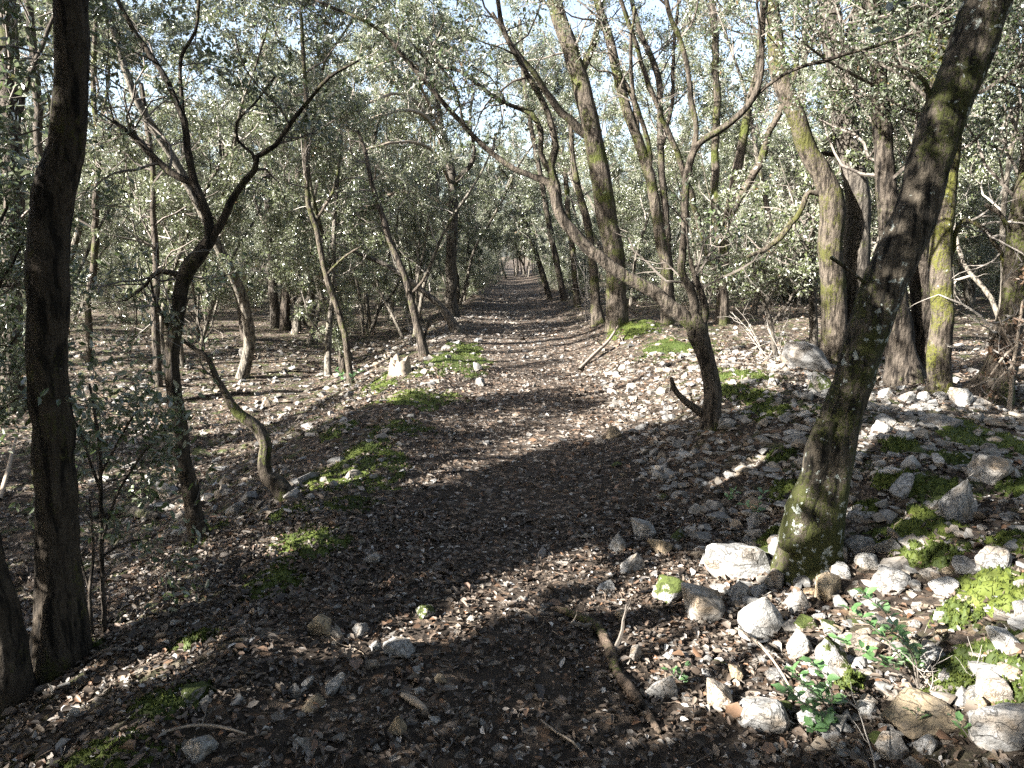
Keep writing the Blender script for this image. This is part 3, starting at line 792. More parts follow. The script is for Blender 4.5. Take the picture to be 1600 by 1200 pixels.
oak('oak_tree', 'narrow black trunk standing between the twisted trunk and the straight lichened trunk',
    [(1430, 592, 40), (1440, 540, 36), (1443, 480, 36), (1440, 430, 34), (1442, 380, 30), (1450, 300, 26), (1455, 200, 22), (1462, 80, 18), (1465, -40, 14)],
    mat=BARK_BLACK, crown=dict(n=12, f0=.5, len=1.2, lev=2, per=32), seed=22, n=16)
oak('oak_tree', 'straight upright mossy trunk with a white lichen edge, right of the leaning oak',
    [(1470, 612, 40), (1469, 560, 36), (1472, 500, 36), (1470, 440, 36), (1468, 400, 36), (1476, 330, 34), (1484, 260, 34), (1480, 180, 36), (1470, 100, 42), (1467, 30, 44), (1464, -60, 40), (1460, -180, 28)],
    [[(1482, 420, 9), (1500, 350, 8), (1530, 352, 8), (1555, 380, 8), (1575, 430, 7)]],
    mat=bark_mat('bark_upright', moss=0.55, lichen=0.6, moss_col=(0.07, 0.07, 0.015)), crown=dict(n=14, f0=.55, len=1.3, lev=2, per=32), seed=23, n=18, lm=('the straight upright trunk', 1470, 600), dead_limbs=(0,))
oak('oak_tree', 'broad mossy trunk at the right edge with a spreading foot',
    [(1545, 620, 64), (1565, 560, 46), (1580, 500, 42), (1588, 440, 40), (1592, 390, 38), (1600, 320, 36), (1612, 250, 32), (1625, 100, 28), (1630, -60, 20)],
    [[(1578, 480, 18), (1562, 500, 15), (1551, 520, 13), (1546, 535, 10)], [(1590, 400, 10), (1565, 340, 8), (1540, 320, 6)]],
    mat=BARK_MOSS, crown=dict(n=14, f0=.4, len=1.3, lev=2, per=36), seed=24, n=18, flare=.6, lm=('the mossy trunk at the right edge', 1550, 600), dead_limbs=(0,))
oak('oak_tree', 'slender dark stem arching up and left between the tall mossy oak and the forked oak',
    [(1043, 505, 22), (1041, 420, 20), (1034, 385, 20), (1020, 297, 20), (1003, 238, 19), (975, 157, 18), (954, 70, 17), (934, 0, 15), (915, -90, 12)],
    [[(996, 225, 10), (990, 160, 9), (965, 110, 8), (950, 60, 6)], [(1022, 300, 8), (1012, 220, 8), (990, 150, 7), (985, 80, 6), (992, 10, 5)]],
    mat=BARK_MOSS, crown=dict(n=10, f0=.62, len=1.2, lev=2, per=20), limb_crown=dict(n=4, f0=.4, len=.7, lev=1), seed=25, n=12)
oak('oak_tree', 'thin upright dark stem just right of the slender arching stem, behind the forked oak',
    [(1050, 500, 16), (1044, 400, 14), (1038, 315, 13), (1033, 245, 13), (1031, 140, 12), (1022, 98, 11), (1000, 50, 10), (980, -30, 8)],
    [[(1034, 230, 8), (1050, 160, 7), (1052, 80, 6), (1060, 0, 5)]],
    mat=BARK_BLACK, crown=dict(n=10, f0=.55, len=1.1, lev=2, per=20), seed=26, n=10)
oak('oak_tree', 'thin dark pole behind the tall mossy clump, showing left of its main trunk',
    [(882, 470, 12), (872, 420, 11), (858, 350, 10), (846, 280, 10), (830, 200, 9), (818, 120, 8), (812, 30, 7)], mat=BARK_BLACK, crown=dict(n=10, f0=.45, len=1.1, lev=2, per=22), seed=27, n=8)
for k, (lab, st, m_) in enumerate([
    ('thin moss lit stem in the undergrowth just right of the thick dark trunk', [(138, 568, 13), (140, 520, 12), (138, 470, 11), (145, 430, 12), (148, 390, 12), (150, 330, 11), (152, 240, 10), (146, 130, 9), (150, 20, 7)], BARK_MOSS),
    ('dark stem half hidden behind the slender forked oak', [(247, 604, 15), (246, 540, 14), (243, 480, 13), (245, 420, 12), (240, 340, 10), (236, 240, 9), (220, 130, 8)], BARK_BLACK),
    ('crooked dark oak leaning left beyond the slender forked oak', [(388, 532, 21), (380, 490, 18), (372, 455, 16), (362, 430, 14), (348, 400, 12), (345, 350, 11), (350, 280, 10), (340, 180, 8)], BARK_BLACK),
    ('left one of two thick dark stems close together on the far left slope', [(430, 513, 18), (428, 460, 16), (424, 400, 15), (420, 340, 14), (418, 260, 13), (420, 160, 11), (412, 60, 9)], BARK_GREY),
    ('right one of two thick dark stems close together on the far left slope', [(445, 516, 20), (447, 470, 17), (452, 420, 15), (462, 370, 14), (466, 300, 12), (470, 210, 10), (486, 110, 8)], BARK_BLACK),
    ('stem with a widening foot on the far left slope, right of the two close stems', [(481, 502, 24), (484, 460, 17), (481, 400, 15), (472, 340, 14), (474, 270, 12), (482, 180, 10), (470, 80, 8)], BARK_GREY),
    ('slim leaning tree at the far left slope above the bare leaf litter', [(528, 478, 12), (533, 430, 11), (545, 390, 10), (548, 330, 9), (552, 260, 8), (545, 170, 7)], BARK_MOSS),
    ('thin dark tree leaning right over the far end of the trail', [(860, 468, 11), (845, 420, 10), (832, 380, 9), (818, 340, 8), (805, 300, 7), (780, 260, 6)], BARK_BLACK),
    ('smooth grey pole behind the open glade right of the forked oak', [(1232, 470, 26), (1236, 400, 22), (1240, 320, 20), (1246, 250, 18), (1252, 160, 16), (1258, 60, 12), (1262, -40, 9)], BARK_GREY),
    ('reddish broken stem at the foot of the mossy pair', [(1272, 548, 17), (1272, 500, 15), (1270, 460, 14), (1272, 430, 13), (1268, 380, 11), (1274, 320, 9)], BARK_GREY)]):
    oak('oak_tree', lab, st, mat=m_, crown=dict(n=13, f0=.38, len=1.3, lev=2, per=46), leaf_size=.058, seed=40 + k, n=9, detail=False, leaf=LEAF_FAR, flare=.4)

# ------------------------------------------------------------------ the wood beyond: a few kinds of tree, copied one by one
def wood_tree(seed, height, stems, spread, crown_base, per, levels=2, n_spr=12, length=1.1, rad=0.066, leaf=LEAF_FAR, bark=BARK_FAR, leaf_size=0.050, lean=0.12):
    rng = np.random.default_rng(seed)
    root = thing('oak_tree', 'tree', 'tree', (0, 0, 0))
    out = Crown()
    for s in range(stems):
        a = rng.uniform(0, 6.28)
        p = np.array([math.cos(a), math.sin(a), 0]) * 0.12 * (stems > 1); p[2] = -0.15
        d = np.array([math.cos(a) * spread, math.sin(a) * spread, 1.0]) + np.append(rng.normal(size=2) * lean, 0)
        h = height * rng.uniform(.8, 1.0); m = 9
        pts = [p]
        for i in range(m):
            d = unit(d + rng.normal(size=3) * np.array([.16, .16, .05]) + np.array([0, 0, .06]))
            pts.append(pts[-1] + d * h / m)
        r = rad * rng.uniform(.75, 1.1) / math.sqrt(stems) * 1.25
        P, R = resample(np.array(pts), np.linspace(r, r * .22, m + 1), 0.22)
        V, F = tube(P, R, 9, 0.12, 0.4, seed + s)
        link('trunk' if s == 0 else 'stem', make_mesh('trunk', V, F, True, bark), root)
        sprout(rng, P, R, out, n_spr, crown_base / height, length, levels, up=.1)
    V, F = twig_mesh(out.tubes, 0.0)
    tag(link('twigs', make_mesh('twigs', V, F, False, TWIG_FAR), root), kind='stuff')
    P, A = crown_points(rng, out.twigs, per, 0.04)
    V, F = leaf_cloud(P, A, leaf_size, rng)
    tag(link('crown', make_mesh('crown', V, F, False, leaf), root), kind='stuff')
    return root

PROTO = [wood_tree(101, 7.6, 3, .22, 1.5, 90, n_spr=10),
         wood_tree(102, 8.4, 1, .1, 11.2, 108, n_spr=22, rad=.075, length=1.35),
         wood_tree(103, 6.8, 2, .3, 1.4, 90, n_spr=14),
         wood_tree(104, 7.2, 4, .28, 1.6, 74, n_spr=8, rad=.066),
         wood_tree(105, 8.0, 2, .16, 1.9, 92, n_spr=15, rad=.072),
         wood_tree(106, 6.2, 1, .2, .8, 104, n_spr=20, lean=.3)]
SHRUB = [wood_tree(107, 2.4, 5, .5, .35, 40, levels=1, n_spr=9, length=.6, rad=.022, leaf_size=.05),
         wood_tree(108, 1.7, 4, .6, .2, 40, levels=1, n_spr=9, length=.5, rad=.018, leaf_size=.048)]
rng = np.random.default_rng(77)
herox = np.array([[o.location.x, o.location.y] for o in HERO])
spots = []
tries = 0
while len(spots) < 236 and tries < 60000:
    tries += 1
    y = 9.5 + 48 * rng.random() ** 1.0
    x = rng.uniform(-1, 1) * (0.76 * y + 2.5)
    if y < 44 and abs(x - 0.15 - 0.004 * y) < 1.75 + 0.3 * rng.random(): continue
    if -7 < x < -1 and y < 12: continue
    if 1 < x < 6 and y < 12: continue
    md = 1.25 + 0.016 * y
    if any((x - a) ** 2 + (y - b) ** 2 < md * md for a, b in spots): continue
    if len(herox) and np.min((herox[:, 0] - x) ** 2 + (herox[:, 1] - y) ** 2) < 0.8: continue
    spots.append((x, y))
spots += [(-.3, 43), (.9, 44.5), (.2, 47), (1.7, 42), (-1.3, 41.5), (.6, 50), (-.8, 46), (1.3, 48)]   # the trail ends among trees
spots.sort(key=lambda s: s[1])
WOOD = []
used = set()
for q, (x, y) in enumerate(spots):
    k = int(rng.integers(0, len(PROTO)))
    src = PROTO[k]
    if k not in used: o = src; used.add(k)
    else: o = copy_tree(src)
    o.location = (x, y, float(H(x, y)))
    o.rotation_euler = (0, 0, rng.uniform(0, 6.28))
    s = rng.uniform(.8, 1.12); o.scale = (s * rng.uniform(.9, 1.1), s, s * rng.uniform(.92, 1.12))
    WOOD.append((o, k))
# the screen of trees that closes the far end of the trail
SHR = []
sh_spots = []
for (u, v, s) in [(690, 470, 1.0), (600, 470, .9), (640, 455, 1.0), (560, 468, .8), (740, 462, .9), (910, 462, .8), (885, 448, .8), (1005, 470, .9), (1120, 480, .9), (1190, 470, 1.0), (1260, 470, .9), (1370, 470, .9),
                  (1155, 455, 1.1), (20, 560, 1.0), (-40, 600, .9), (90, 520, 1.0), (200, 505, 1.0), (330, 490, .9), (1540, 440, .9), (1500, 455, .9), (395, 480, .8), (760, 450, .9), (845, 446, .7), (240, 520, .8), (1060, 478, .7)] + [(int(u), 455 + (k * 37) % 30, .8 + .1 * (k % 4)) for k, u in enumerate(np.linspace(-20, 720, 15))] + [(745, 452, .8), (722, 462, .9), (770, 444, .8), (862, 446, .8), (878, 452, .9), (700, 455, 1.0), (900, 456, .9)] + [(int(u), 452 + (k * 29) % 22, .8 + .1 * (k % 4)) for k, u in enumerate(np.linspace(880, 1620, 14))]:
    sh_spots.append((ground(u, v), s))
usedS = set()
for q, (g, s) in enumerate(sh_spots):
    k = q % 2
    if k not in usedS: o = SHRUB[k]; usedS.add(k)
    else: o = copy_tree(SHRUB[k])
    o.name = 'shrub'
    o.location = tuple(g); o.rotation_euler = (0, 0, rng.uniform(0, 6.28)); o.scale = (s, s, s * rng.uniform(.85, 1.1))
    o['category'] = 'shrub'
    SHR.append(o)

# ------------------------------------------------------------------ out-of-view trees added behind and beside the viewpoint to shade the foreground
def shade_tree(proto_pts, x, y, rot, s, label):
    tw, tubes, stemP, stemR = proto_pts
    for _ in range(12):                        # no stem stands between the sun and a sunlit spot
        bad = [s for s in (((x - p[0]) * hy - (y - p[1]) * hx) for p, r_ in SPOTS3D[:7] if (x - p[0]) * hx + (y - p[1]) * hy < 0) if abs(s) < .26]
        if not bad: break
        x += hy * .12; y -= hx * .12
    rng = np.random.default_rng(int(abs(x * 91 + y * 17)) + 3)
    b = np.array([x, y, float(H(x, y))])
    c, sn = math.cos(rot), math.sin(rot)
    M = np.array([[c, -sn, 0], [sn, c, 0], [0, 0, 1]]) * s
    root = thing('oak_tree', label, 'tree', b, group='oaks added around the viewpoint for shade')
    V, F = tube(stemP @ M.T, stemR * s, 10, .1, .4, 3)
    link('trunk', make_mesh('trunk', V, F, True, BARK_DARK), root)
    P, A = crown_points(rng, [t @ M.T for t in tw], 20, .085)
    k = kept(P + b, rng)
    u, v, d = project(P + b)
    k &= ~((d > 0.3) & (d < 4.5) & (u > -140) & (u < 1740) & (v > -50) & (v < 1250))
    V, F = leaf_cloud(P[k], (A @ M.T)[k], 0.10, rng)
    tag(link('crown', make_mesh('crown', V, F, False, LEAF), root), kind='stuff')
    return root

def shade_proto(seed):
    rng = np.random.default_rng(seed)
    pts = [np.array([0, 0, -.2])]; d = np.array([0, 0, 1.0])
    for i in range(9):
        d = unit(d + rng.normal(size=3) * np.array([.14, .14, .04]) + np.array([0, 0, .08])); pts.append(pts[-1] + d * .85)
    P, R = resample(np.array(pts), np.linspace(.11, .03, 10), .2)
    out = Crown()
    sprout(rng, P, R, out, 26, .27, 1.7, 2, up=.05, kids=(4, 5))
    return out.twigs, out.tubes, P, R

SP_ = [shade_proto(201), shade_proto(202)]
AROUND = [(4.6, .4), (5.8, 2.2), (2.6, -2.6), (5.2, -2.4), (-.6, -4.4), (7.2, 4.2), (7.6, .2), (-1.9, -.9), (-.5, -2.4), (-3.4, 2.2)]
hx, hy = L[0] / math.hypot(L[0], L[1]), L[1] / math.hypot(L[0], L[1])
tanE = math.tan(SUN_EL)
q = 0
for back in (5.2, 8.0, 10.8):
    for side in (-5.6, -3.4, -1.2, 1.0, 3.2, 5.4):
        # points across the light, centred on the middle of the foreground
        cx = 0.3 - hx * back + hy * side; cy = 4.3 - hy * back - hx * side
        cx += 0.5 * math.sin(q * 2.3 + 1.0); cy += 0.5 * math.cos(q * 1.7 + 1.0)
        if cy > 0.6 and abs(cx) < 0.72 * cy + 0.9: q += 1; continue
        if math.hypot(cx, cy) < 1.1: q += 1; continue
        shade_tree(SP_[q % 2], cx, cy, q * 1.31, 0.86 + 0.1 * math.sin(q * 3.1), 'leafy evergreen oak added around the viewpoint to shade the foreground')
        q += 1

for k, (x, y) in enumerate(AROUND):
    shade_tree(SP_[k % 2], x, y, k * 2.1, .92, 'leafy evergreen oak added around the viewpoint to shade the foreground')

# ------------------------------------------------------------------ saplings and bare brush near the trail
oak('oak_sapling', 'dark leafy sapling with two thin stems just right of the thick dark trunk',
    [(163, 988, 10), (160, 900, 8), (158, 800, 7), (156, 700, 6), (140, 600, 4)],
    [[(159, 850, 6), (180, 780, 5), (215, 720, 4), (240, 690, 3)], [(158, 770, 5), (130, 690, 4), (110, 640, 3)], [(160, 870, 5), (190, 850, 4), (235, 840, 3)], [(158, 740, 5), (190, 680, 4), (215, 640, 3)]],
    mat=BARK_BLACK, crown=dict(n=9, f0=.35, len=.34, lev=1, per=9, kids=(2, 4)), limb_crown=dict(n=6, f0=.3, len=.3, lev=1, kids=(2, 3)), seed=61, n=7, leaf_size=.042, carve=False, cat='sapling', lm=('the dark leafy sapling', 160, 900))
oak('oak_sapling', 'leafless black stem beside the dark leafy sapling',
    [(143, 1000, 8), (141, 920, 6), (146, 860, 5), (140, 780, 3)], [[(142, 930, 4), (128, 880, 3), (120, 850, 2)]], mat=BARK_BLACK, seed=62, n=7, cat='sapling')
oak('oak_sapling', 'leafy sapling at the left edge, its leaves in front of the corner trunk',
    [(-60, 820, 16), (-50, 680, 13), (-30, 540, 11), (-20, 420, 9), (-10, 300, 7)],
    [[(-40, 610, 8), (0, 560, 6), (30, 520, 4)], [(-25, 480, 7), (15, 420, 5), (35, 380, 4)], [(-15, 370, 6), (20, 310, 4), (40, 270, 3)], [(-45, 650, 7), (0, 640, 5), (30, 620, 4)]],
    mat=BARK_BLACK, crown=dict(n=9, f0=.3, len=.5, lev=1, per=16), limb_crown=dict(n=7, f0=.2, len=.4, lev=1), seed=63, n=8, leaf_size=.05, carve=False, cat='sapling')
oak('oak_sapling', 'low pale leaved sapling over the glade between the forked oak and the mossy pair',
    [(1215, 560, 9), (1205, 510, 8), (1190, 460, 7), (1175, 420, 6), (1150, 390, 5)],
    [[(1205, 510, 6), (1240, 460, 5), (1270, 420, 4)], [(1190, 460, 6), (1150, 440, 5), (1120, 430, 4)], [(1180, 430, 5), (1210, 390, 4), (1235, 370, 3)]],
    mat=BARK_GREY, crown=dict(n=9, f0=.45, len=.7, lev=1, per=18), limb_crown=dict(n=6, f0=.3, len=.5, lev=1), seed=64, n=7, leaf=LEAF_FAR, leaf_size=.05, cat='sapling')
oak('withered_sapling', 'pale sapling with rusty leaves in front of the mossy trunk at the right edge',
    [(1578, 640, 9), (1580, 600, 8), (1585, 560, 7), (1592, 510, 6), (1598, 470, 4)],
    [[(1588, 540, 5), (1565, 560, 4), (1545, 590, 3), (1520, 605, 2)], [(1584, 570, 5), (1555, 600, 4), (1535, 640, 2)], [(1586, 550, 4), (1570, 520, 3), (1560, 495, 2)]],
    mat=DEADWOOD, crown=dict(n=6, f0=.1, len=.24, lev=1, per=5, kids=(3, 4)), limb_crown=dict(n=2, f0=.2, len=.16, lev=1, kids=(2, 3)), seed=65, n=6, leaf=LEAF_BROWN, leaf_size=.05, twig_mat=TWIG_PALE, carve=False, cat='sapling')

def shoots(name, label, u, v, n, h, spread, seed, mat=TWIG_PALE, cat='brush', r=.006):
    rng = np.random.default_rng(seed)
    b = ground(u, v); root = thing(name, label, cat, b)
    for k in range(n):
        d = unit(np.array([rng.normal() * spread, rng.normal() * spread, 1.0])); p = np.array([rng.normal() * .12, rng.normal() * .12, -.03]); pts = [p]
        for i in range(7):
            d = unit(d + rng.normal(size=3) * .13); pts.append(pts[-1] + d * h * rng.uniform(.6, 1.1) / 7)
        V, F = tube(np.array(pts), np.linspace(r, r * .3, 8), 5)
        s = link('shoot', make_mesh('shoot', V, F, True, mat), root)
        for j in range(3):
            i = rng.integers(2, 7); q = rng.normal(size=3); q[2] = abs(q[2]) * .5
            o = Crown(); grow(rng, pts[i], unit(q), h * .28, r * .5, 0, o)
            V, F = tube(*o.tubes[0], 4); link('side_twig', make_mesh('side_twig', V, F, True, mat), s)
    return root
shoots('dead_brush', 'thin pale leafless shoots rising beside the trail, left of the tall mossy clump', 915, 500, 9, 1.9, .28, 71, r=.010)
shoots('dead_brush', 'tuft of bleached dead shoots on the stones behind the forked oak', 1210, 560, 8, .95, .5, 72)
shoots('dead_brush', 'wiry bare twigs standing in the sunlit patch left of the forked oak foot', 1030, 660, 4, .75, .35, 73, mat=TWIG, r=.004)
shoots('dead_brush', 'dry stalks leaning over the moss at the lower right, beside the green seedlings', 1455, 1095, 5, .28, .8, 74, r=.0028)
shoots('dead_brush', 'wispy dead shoots on the slope below the grey trunk left of the trail', 640, 540, 5, .8, .45, 75, r=.006)

# ------------------------------------------------------------------ stumps and fallen wood
def stump(label, u, v, w, h, mat, seed):
    rng = np.random.default_rng(seed)
    b = ground(u, v); d = dep(b)
    r = .5 * w * d / FPX; hh = h * d / FPX
    P = np.array([[0, 0, -.05], [0, 0, hh * .35], [.01, 0, hh * .7], [.01, 0, hh]])
    P, R = resample(P, [r * 1.15, r, r * .95, r * .9], .015)
    n = 20
    V, F = tube(P, R, n, .12, .35, seed, close=False)
    a = np.arctan2(V[:, 1], V[:, 0])
    top = np.clip((V[:, 2] - hh * .35) / (hh * .65), 0, 1)
    jag = .5 + .5 * np.sin(a * 2 + seed) + .35 * np.sin(a * 5 + 1.3 * seed) + .2 * np.sin(a * 9)
    V[:, 2] -= top * hh * .55 * np.clip(1 - jag, 0, 1)
    inner = V[-n:] * np.array([.35, .35, 1]) - np.array([0, 0, hh * .25])
    V = np.vstack([V, inner]); j = np.arange(n); k = len(V)
    F = np.vstack([F, np.stack([k - 2 * n + j, k - 2 * n + (j + 1) % n, k - n + (j + 1) % n, k - n + j], -1)])
    root = thing('tree_stump', label, 'stump', b)
    link('bark', make_mesh('bark', V, F, True, mat), root)
    c = np.vstack([[0, 0, hh * .25], inner]); Fc = np.stack([np.zeros(n, int), 1 + j, 1 + (j + 1) % n], -1)
    link('heartwood', make_mesh('heartwood', c, Fc, True, DEADWOOD), root)
stump('broken pale stump with a jagged split top on the bank left of the trail', 626, 588, 32, 34, DEADWOOD, 3)
stump('low dark rotten stump between the thin pale stem and the broken stump', 536, 582, 18, 26, BARK_BLACK, 5)
LANDMARKS += [('the broken stump', 626, 580), ('the far end of the trail', 800, 435)]

def fallen(name, label, line, mat, cat, n=10, rough=.12, lift=.4, seed=0, twigs=(), step=.03):
    rng = np.random.default_rng(seed)
    G = [ground(q[0], q[1]) for q in line]; b = G[0].copy()
    R = [.5 * q[2] * dep(g) / FPX for q, g in zip(line, G)]
    P = np.array(G) + np.array([[0, 0, r * lift + (q[3] if len(q) > 3 else 0.01)] for r, q in zip(R, line)])
    P, R = resample(P, R, step)
    root = thing(name, label, cat, b)
    V, F = tube(P, R, n, rough, 0, seed); link('stem', make_mesh('stem', V - b, F, True, mat), root)
    for (i, ln) in twigs:
        o = Crown(); k = int(i * (len(P) - 1)); d = rng.normal(size=3); d[2] = .35
        grow(rng, P[k], unit(d), ln, R[k] * .45, 1, o, kids=(1, 2))
        V, F = twig_mesh(o.tubes); link('twig', make_mesh('twig', V - b, F, False, TWIG), root)
    return root
fallen('fallen_branch', 'mossy rotting branch lying crooked on the litter at the trail edge, pointing at the viewer',
       [(868, 955, 9), (905, 970, 14), (935, 990, 16), (952, 1020, 17), (962, 1055, 17), (985, 1085, 18), (1008, 1118, 15), (1030, 1150, 9)], bark_mat('bark_rotten', moss=.38, lichen=.3, dark=(.03, .022, .015), light=(.13, .095, .07)), 'branch', 14, .2, .5, 4, ((.25, .2), (.5, .22)))
LANDMARKS.append(('the mossy fallen branch', 955, 1030))
fallen('fallen_log', 'pale fallen log on low ground between the dark trunk and the slender forked oak',
       [(140, 812, 14), (180, 806, 17), (215, 808, 18), (245, 815, 14)], BARK_GREY, 'log', 12, .1, .7, 6)
fallen('fallen_branch', 'thin dark fallen branch lying level behind the bent mossy trunk', [(285, 628, 5), (330, 622, 6), (372, 617, 5), (400, 616, 4)], BARK_BLACK, 'branch', 7, .1, .9, 7)
fallen('fallen_branch', 'bleached stick propped on the ground at the far left edge', [(0, 785, 7), (12, 760, 7, .08), (22, 738, 6, .16), (30, 720, 4, .25)], DEADWOOD, 'branch', 7, .05, .8, 8)
fallen('fallen_branch', 'bare fallen twig arching over the sunlit litter below the big white slab', [(1150, 1000, 4, .05), (1185, 1030, 5, .06), (1215, 1060, 4, .04), (1240, 1090, 3)], DEADWOOD, 'twig', 6, .03, .8, 9, ((.5, .15),))
fallen('fallen_branch', 'thin dead branch lying beside the stones at the foot of the tall mossy clump', [(905, 580, 5), (930, 560, 6, .05), (950, 545, 5, .1), (965, 530, 3, .2)], DEADWOOD, 'branch', 6, .04, .8, 10, ((.6, .4),))
fallen('fallen_branch', 'dry twig lying on shaded litter at the bottom of the photo left of the trail', [(255, 1150, 4), (300, 1140, 5), (345, 1142, 5), (385, 1152, 3)], DEADWOOD, 'twig', 6, .03, .9, 11, ((.5, .12),))
fallen('fallen_branch', 'curved pale twig on dark litter just below the mossy fallen branch', [(845, 1130, 3), (870, 1150, 4), (895, 1165, 4), (912, 1185, 3)], DEADWOOD, 'twig', 6, .03, .9, 12)
fallen('fallen_branch', 'flat grey bark strip lying in the litter at the bottom centre', [(628, 1090, 8), (645, 1100, 14), (662, 1112, 10), (672, 1124, 4)], DEADWOOD, 'bark', 8, .1, .3, 13)

# ------------------------------------------------------------------ stones
def rock_mesh(seed, npts, sub, amp, flat=0.0):
    rng = np.random.default_rng(seed)
    P = unit(rng.normal(size=(npts, 3))) * rng.uniform(.8, 1.05, (npts, 1))
    bm = bmesh.new()
    for p in P: bm.verts.new(p)
    r = bmesh.ops.convex_hull(bm, input=bm.verts)
    bmesh.ops.delete(bm, geom=[e for e in r.get('geom_interior', []) if isinstance(e, bmesh.types.BMVert)], context='VERTS')
    if sub:
        bmesh.ops.bevel(bm, geom=list(bm.edges), offset=.06, segments=1, affect='EDGES', profile=.5)
        bmesh.ops.triangulate(bm, faces=list(bm.faces))
        for _ in range(sub): 
            bmesh.ops.subdivide_edges(bm, edges=[e for e in bm.edges if e.calc_length() > .16], cuts=1, use_grid_fill=False)
            bmesh.ops.triangulate(bm, faces=list(bm.faces))
        co = np.array([v.co[:] for v in bm.verts])
        dsp = fbm(co[:, 0] * 2.1, co[:, 1] * 2.1, co[:, 2] * 2.1, seed=seed, octs=3) * amp + fbm(co[:, 0] * 8, co[:, 1] * 8, co[:, 2] * 8, seed=seed + 5, octs=2) * amp * .35
        for v, k in zip(bm.verts, dsp): v.co *= 1 + k
    bmesh.ops.recalc_face_normals(bm, faces=bm.faces)
    me = bpy.data.meshes.new('stone'); bm.to_mesh(me); bm.free()
    me.materials.append(ROCK)
    return me
BIG = [rock_mesh(300 + k, 10 + k % 6, 2, .12) for k in range(12)]
SMALL = [rock_mesh(340 + k, 9 + k % 5, 0, 0) for k in range(10)]
STONES = []

def stone(g, w, h, mat, label=None, group=None, seed=0, big=True, depth=.85, name='stone'):
    rng = np.random.default_rng(seed + 1000)
    me = (BIG if big else SMALL)[int(rng.integers(0, len(BIG if big else SMALL)))]
    o = link(name, me)
    o.scale = (w * .5, w * .5 * depth * rng.uniform(.8, 1.15), h * .5)
    o.rotation_euler = (rng.normal() * .16, rng.normal() * .16, rng.uniform(-.5, .5) if big else rng.uniform(0, 6.28))
    o.location = (g[0], g[1], g[2] + h * .17)
    if mat is not ROCK:
        o.material_slots[0].link = 'OBJECT'; o.material_slots[0].material = mat
    tag(o, label, 'stone', group)
    STONES.append(o)
    return o

